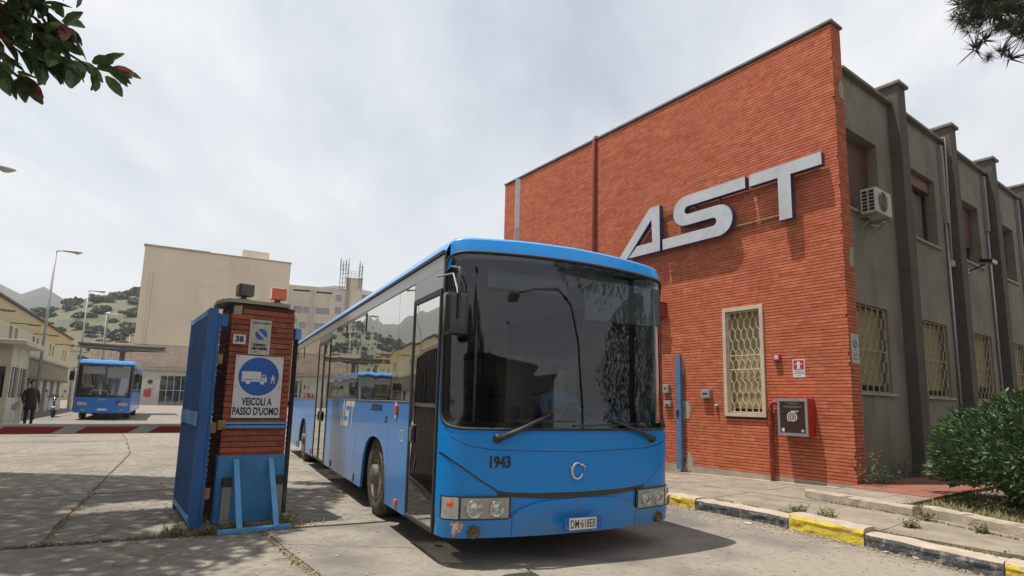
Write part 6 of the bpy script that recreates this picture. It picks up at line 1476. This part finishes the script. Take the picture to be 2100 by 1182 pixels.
# hedge
def leafbush(name, label, loc, rx, ry, rz_, n, m, L_, W_, seed, parent=None, cat='bush', core=True):
    t = thing(name, label, cat, loc, RB); r1 = random.Random(seed); mb = MB()
    def rad(th, ph): return 1+.22*noise.noise(Vector((math.cos(th)*math.sin(ph)*2.2+seed, math.sin(th)*math.sin(ph)*2.2, math.cos(ph)*2.2)))
    for i in range(n):
        th = r1.uniform(0, 2*math.pi); ph = math.acos(r1.uniform(-.25, 1)); q = rad(th, ph)*(1-.35*r1.random()**2)
        nr = Vector((math.cos(th)*math.sin(ph), math.sin(th)*math.sin(ph), math.cos(ph))); c = Vector((nr.x*rx*q, nr.y*ry*q, rz_*.36+nr.z*rz_*.66*q))
        if c.z < .02: continue
        d = (nr*1.0+Vector((r1.gauss(0, .6), r1.gauss(0, .6), r1.gauss(.3, .6)))).normalized(); s_ = d.cross(Vector((r1.gauss(0, 1), r1.gauss(0, 1), r1.gauss(0, 1)))).normalized()*W_*.5; up = s_.cross(d).normalized()*W_*.18
        l_ = L_*r1.uniform(.7, 1.15); mb.face([c, c+d*l_*.5+s_+up, c+d*l_, c+d*l_*.5]); mb.face([c, c+d*l_*.5, c+d*l_, c+d*l_*.5-s_+up])
    for i in range(90 if core else 0):
        th = r1.uniform(0, 6.3); ph = math.acos(r1.uniform(0, 1)); nr = Vector((math.cos(th)*math.sin(ph), math.sin(th)*math.sin(ph), math.cos(ph))); q = rad(th, ph)*.93; c0_ = Vector((nr.x*rx*q, nr.y*ry*q, rz_*.36+nr.z*rz_*.66*q)); d0 = (nr+Vector((r1.gauss(0, .3), r1.gauss(0, .3), .7))).normalized(); ls = r1.uniform(.10, .28)
        for k in range(9):
            c = c0_+d0*ls*k/8; d = (d0*.8+Vector((r1.gauss(0, .7), r1.gauss(0, .7), r1.gauss(0, .5)))).normalized(); s_ = d.cross(Vector((r1.gauss(0, 1), r1.gauss(0, 1), r1.gauss(0, 1)))).normalized()*W_*.5; l_ = L_*r1.uniform(.6, .9); mb.face([c, c+d*l_*.5+s_, c+d*l_, c+d*l_*.5-s_])
    obj('foliage', mb, m, t, kind='stuff', fix=False)
    if core:
        mb = MB(); mb.smooth = True; mb.grid(lambda th, ph: (math.cos(th)*math.sin(ph)*rx*.62, math.sin(th)*math.sin(ph)*ry*.62, rz_*.34+math.cos(ph)*rz_*.42), [i/12*2*math.pi for i in range(13)], [i/6*math.pi*.75 for i in range(7)]); obj('inner_growth', mb, M['shrub'], t, fix=False)
        for k in range(7): obj('stem', MB().tube([(r1.uniform(-.2, .2), r1.uniform(-.2, .2), 0), (r1.uniform(-.5, .5)*rx, r1.uniform(-.5, .5)*ry, rz_*.6)], [.025, .01], 6), M['bark'], t)
    return t
leafbush('hedge_bush', 'big rounded glossy green bush in the bed before the grey wall, at the right edge', B(.15, -2.75, .12), 1.35, 1.65, 1.52, 16000, M['hedge'], .125, .034, 3)
leafbush('hedge_bush', 'smaller bush behind the big one, at the right edge', B(2.2, -3.1, .1), 1.3, 1.5, 1.5, 6000, M['hedge'], .10, .036, 5)
# weeds: single plants
def weed(loc, s_, n, m, seed, label, cat='weed', kind='plant', group=None, tall=1.0):
    r1 = random.Random(seed); mb = MB(); ns = max(6, n//12)
    for i in range(ns):
        a_ = r1.uniform(0, 6.3); lean = r1.uniform(.1, 1.0)/tall; h = s_*r1.uniform(.35, 1)*tall; b_ = Vector((math.cos(a_), math.sin(a_), 0))*s_*r1.random()*.55
        d = Vector((math.cos(a_)*lean, math.sin(a_)*lean, 1)).normalized(); q = d.orthogonal().normalized()*.0018
        mb.face([b_-q, b_+q, b_+d*h+q*.3]); 
        for k in range(10):
            t = r1.uniform(.12, 1.0); c = b_+d*h*t; l_ = r1.uniform(.018, .040)*(1+.4*s_)*(1.25-t*.5); u_ = Vector((r1.gauss(0, 1), r1.gauss(0, 1), r1.gauss(.35, .5))).normalized()*l_; v_ = u_.cross(Vector((r1.gauss(0, .4), r1.gauss(0, .4), 1))).normalized()*l_*.28
            mb.face([c, c+u_*.5+v_, c+u_, c+u_*.5-v_])
    o = obj(kind, mb, m, None, fix=False, loc=loc); tag(o, label, cat, group); return o
seed = 100
for (x, y, z, s_, n, lab) in [(-9.0, 2.30, 0, .13, 120, 'green weed clump between the two braces at the foot of the pillar'), (-8.50, 2.36, 0, .16, 160, 'bright green weed at the right foot of the gate pillar'), (-9.30, 2.15, 0, .13, 120, 'weeds at the left foot of the gate pillar'), (-9.62, 2.30, 0, .15, 130, 'weeds under the lower corner of the blue gate leaf')]:
    weed(B(x, y, z), s_*1.2, n*2, M['weed'], seed, lab); seed += 1
for (x, y, s_, lab) in [(-3.12, -1.0, .14, 'low weeds behind the raised yellow kerb stone'), (-3.05, -.62, .10, 'small weed tuft behind the yellow kerb'), (-3.52, -1.66, .10, 'weed growing at the joint after the yellow kerb stone'), (-3.6, -2.75, .13, 'weed growing in the gutter by the last yellow kerb'), (-2.75, -1.75, .08, 'flat weed patch in the pavement crack'), (-2.1, -1.7, .11, 'weeds along the foot of the edging stone'), (-2.35, -2.3, .08, 'weed tuft by the second edging stone')]:
    weed(B(x, y, .115 if x > -3.4 else .01), s_*1.5, 330, M['weed'], seed, lab); seed += 1
weed(B(.05, -.16, .2), .34, 420, M['weed'], seed, 'tall scraggly weed growing against the brick corner', tall=2.4); seed += 1
weed(B(.5, -.2, .18), .32, 480, M['hedge'], seed, 'dark weeds at the foot of the grey wall', tall=1.1); seed += 1
weed(B(2.3, .0, .18), .42, 600, M['hedge'], seed, 'dark bushy weed at the foot of the first fin', tall=1.3); seed += 1
weed(B(-.07, 3.38, .12), .12, 90, M['dry'], seed, 'dry weeds at the base of the blue post'); seed += 1
# ground cover: dry leaves and low grass, uncountable
r1 = random.Random(77); mb = MB()
def blades(p, s_, n=1):
    for j in range(n):
        a_ = r1.uniform(0, 6.3); d = Vector((math.cos(a_)*.7, math.sin(a_)*.7, r1.uniform(.5, 1.5))).normalized()*s_; q = d.cross(Vector((0, 0, 1))).normalized()*s_*.13; p = Vector(p); mb.face([p-q, p+q, p+d])
for i in range(5200):
    x = r1.uniform(-1.75, 1.2); y = r1.uniform(-5, -1.15); blades(B(x, y, .15), r1.uniform(.03, .10))
for i in range(2600):
    t = r1.random(); y = .9-4.2*t
    if noise.noise(Vector((y*2.1, 3, 1))) < -.05: continue
    blades(B(-3.20+r1.gauss(0, .02)+(kx(y)+3.49), y, .11), r1.uniform(.015, .06))
for i in range(900):
    y = r1.uniform(-3.6, -.1); xx = -1.76-(.26*(-y)/1.5 if y > -1.5 else .26+(-y-1.5)*.40)+.04; blades(B(xx-abs(r1.gauss(0, .03)), y, .115), r1.uniform(.015, .05))
obj('grass', mb, M['weed'], None, kind='stuff', fix=False)
mb = MB()
for i in range(6500):   # litter of dry leaves along joints and gutters
    q = r1.random()
    if q < .38: y = r1.uniform(-6, 1.2); p = B(kx(y)-abs(r1.gauss(0, .06)), y, 0)
    elif q < .72: x = r1.uniform(-13.8, -8.4); p = B(x, 2.24-(x+9.4)*.155+r1.gauss(0, .035), -.004)
    elif q < .86: y = r1.uniform(-2, 2.1); p = B(-8.83+r1.gauss(0, .03), y, -.004)
    else: y = r1.uniform(2.4, 6.5); p = B(-10.68+.115*(y-2.2)+r1.gauss(0, .03), y, -.004)
    a_ = r1.uniform(0, 6.3); s_ = r1.uniform(.005, .016); d = Vector((math.cos(a_), math.sin(a_), r1.uniform(0, .5)))*s_; e = Vector((-math.sin(a_), math.cos(a_), r1.uniform(0, .4)))*s_*.6
    mb.face([p+Vector((0, 0, .003))-d, p+Vector((0, 0, .003))+e, p+Vector((0, 0, .003))+d, p+Vector((0, 0, .003))-e])
obj('dry_leaves', mb, M['dry'], None, kind='stuff', fix=False)
mb = MB()
for i in range(2600):
    x = r1.uniform(-13, -3.2); y = r1.uniform(-3, 9) if i % 3 else r1.uniform(-3, 1.5)
    if i % 2: x = kx(min(y, 1))-abs(r1.gauss(0, .18)); y = r1.uniform(-5, 1)
    if -8.3 < x < -4.6 and y > -1: continue
    s_ = r1.uniform(.003, .011); mb.obox(B(x, y, .0), (s_, s_*.3, 0), (0, s_*.8, s_*.2), (0, 0, s_*.6))
obj('gravel', mb, M['plinth'], None, kind='stuff', fix=False)
mb = MB()
for i in range(1500):
    x = r1.uniform(-13.8, -8.5); 
    if x > -12 and r1.random() < .6: x = r1.uniform(-13.8, -12) 
    blades(B(x, 2.24-(x+9.4)*.155+r1.gauss(0, .02), -.01), r1.uniform(.015, .045))
for i in range(1600): x = r1.gauss(-9.0, .35); blades(B(x, 2.23+r1.gauss(0, .07), -.005), r1.uniform(.02, .07))
obj('grass', mb, M['weed'], None, kind='stuff', fix=False)
for k, (x, y) in enumerate([(-3.72, -.35), (-3.75, -2.15), (-3.7, -.9), (-3.78, -1.9)]):
    mb = MB(); s_ = .05 if k < 2 else .02; mb.prism([(-s_, -s_*.5), (s_*.8, -s_*.6), (s_, s_*.3), (0, s_*.6), (-s_*.9, s_*.2)], (0, 0, .012), (1, 0, 0), (0, 1, 0), (0, 0, -.008))
    tag(obj('litter', mb, M['litter'], None, loc=B(x, y, 0), rz=k), ['flat white scrap lying in the gutter by the black kerb', 'white scrap in the gutter right of the yellow kerb stone', 'small white scrap at the foot of the yellow kerb stone', 'tiny pale scrap in the gutter'][k], 'litter')

# ================================================================ across the street (behind the camera, seen mirrored in the windscreen)
cl = thing('street_lamp', 'curved street lamp across the street, mirrored in the windscreen', 'lamp', (12.6, -.9, 0), 0)
obj('pole', MB().tube([(0, 0, 0), (-.05, -.04, 2.5), (-.25, -.2, 4.4), (-.75, -.65, 5.6), (-1.6, -1.4, 6.1), (-3.2, -2.8, 5.95), (-4.2, -3.8, 5.7)], [.14, .12, .10, .085, .07, .05, .04], 12), M['steel_dark'], cl, smooth=True)
obj('lamp_head', MB().obox((-4.5, -4.1, 5.62), (.35, .33, -.03), (-.09, .10, 0), (0, 0, .06)), M['steel_dark'], cl, bevel=.03)
street_lamp('plain straight street lamp farther back across the street, mirrored in the windscreen', (13.4, -12.5, 0), 6.6, -60, arm=.9)
def cypress(label, loc, h, rr, seed, m='needle'):
    t = thing('cypress_tree', label, 'tree', loc, 0); r1 = random.Random(seed); mb = MB()
    obj('trunk', MB().tube([(0, 0, 0), (0, 0, h*.8)], [.22, .05], 8), M['bark'], t)
    for i in range(5200):
        k = r1.random(); z = .8+(h-.8)*k; w_ = rr*math.sin(math.pi*min(1, (k*.9+.12)))**.6*(1+.25*noise.noise(Vector((k*9, seed, 1)))); a_ = r1.uniform(0, 6.3); q = w_*r1.random()**.4
        c = Vector((math.cos(a_)*q, math.sin(a_)*q, z)); n_ = Vector((r1.gauss(0, 1), r1.gauss(0, 1), r1.gauss(0, 1))).normalized(); a1 = n_.orthogonal().normalized()*.16; b1 = n_.cross(a1)*.6; mb.face([c-a1, c+b1, c+a1, c-b1])
    obj('crown', mb, M[m], t, kind='stuff', fix=False)
cypress('tall dark cypress across the street, mirrored at the left of the windscreen', (6.2, -18, 0), 9.0, 3.4, 61)
cypress('rounder dark tree right of the tall cypress across the street', (10.6, -17, 0), 5.6, 2.8, 62)
cypress('dark tree left of the tall cypress across the street', (1.5, -18, 0), 7.6, 3.2, 64)
cypress('broad dark tree across the street on the right of the windscreen reflection', (25, 3, 0), 8.2, 6.5, 63)
cypress('dark tree farther right across the street', (27, 12, 0), 8.5, 6.0, 65)
ob = thing('low_building', 'low tan building across the street, mirrored in the windscreen', 'building', (10, -24, 0), R(20))
mb = MB(); wallY(mb, 5.7, 6, -14, 16, 0, 5.2, [(-12+k*4, -10.4+k*4, 1.4, 3.2) for k in range(7)]); obj('wall', mb, M['orange_wall'], ob); obj('roof', MB().box(-14.3, 16.3, -4, 6.3, 5.21, 5.5), M['roof_dark'], ob); obj('rear_wall', MB().box(-14, 16, -4, 5.2, 0, 5.2), M['dark'], ob)
for k in range(7): obj('window', MB().box(-12+k*4, -10.4+k*4, 5.8, 5.85, 1.4, 3.2), M['glass_far'], ob)

# ================================================================ haze
hzb = MB(); hzb.box(-1150, 1150, -1150, 1150, -1.2, 215)
hm = bpy.data.materials.new('haze'); hm.use_nodes = True; hn = hm.node_tree.nodes; hn.clear(); ho = hn.new('ShaderNodeOutputMaterial'); hv = hn.new('ShaderNodeVolumePrincipled')
hv.inputs['Density'].default_value = .00042; hv.inputs['Color'].default_value = (.86, .91, .97, 1); hv.inputs['Anisotropy'].default_value = .2
hm.node_tree.links.new(hv.outputs[0], ho.inputs['Volume'])
obj('haze', hzb, hm, kind='stuff')
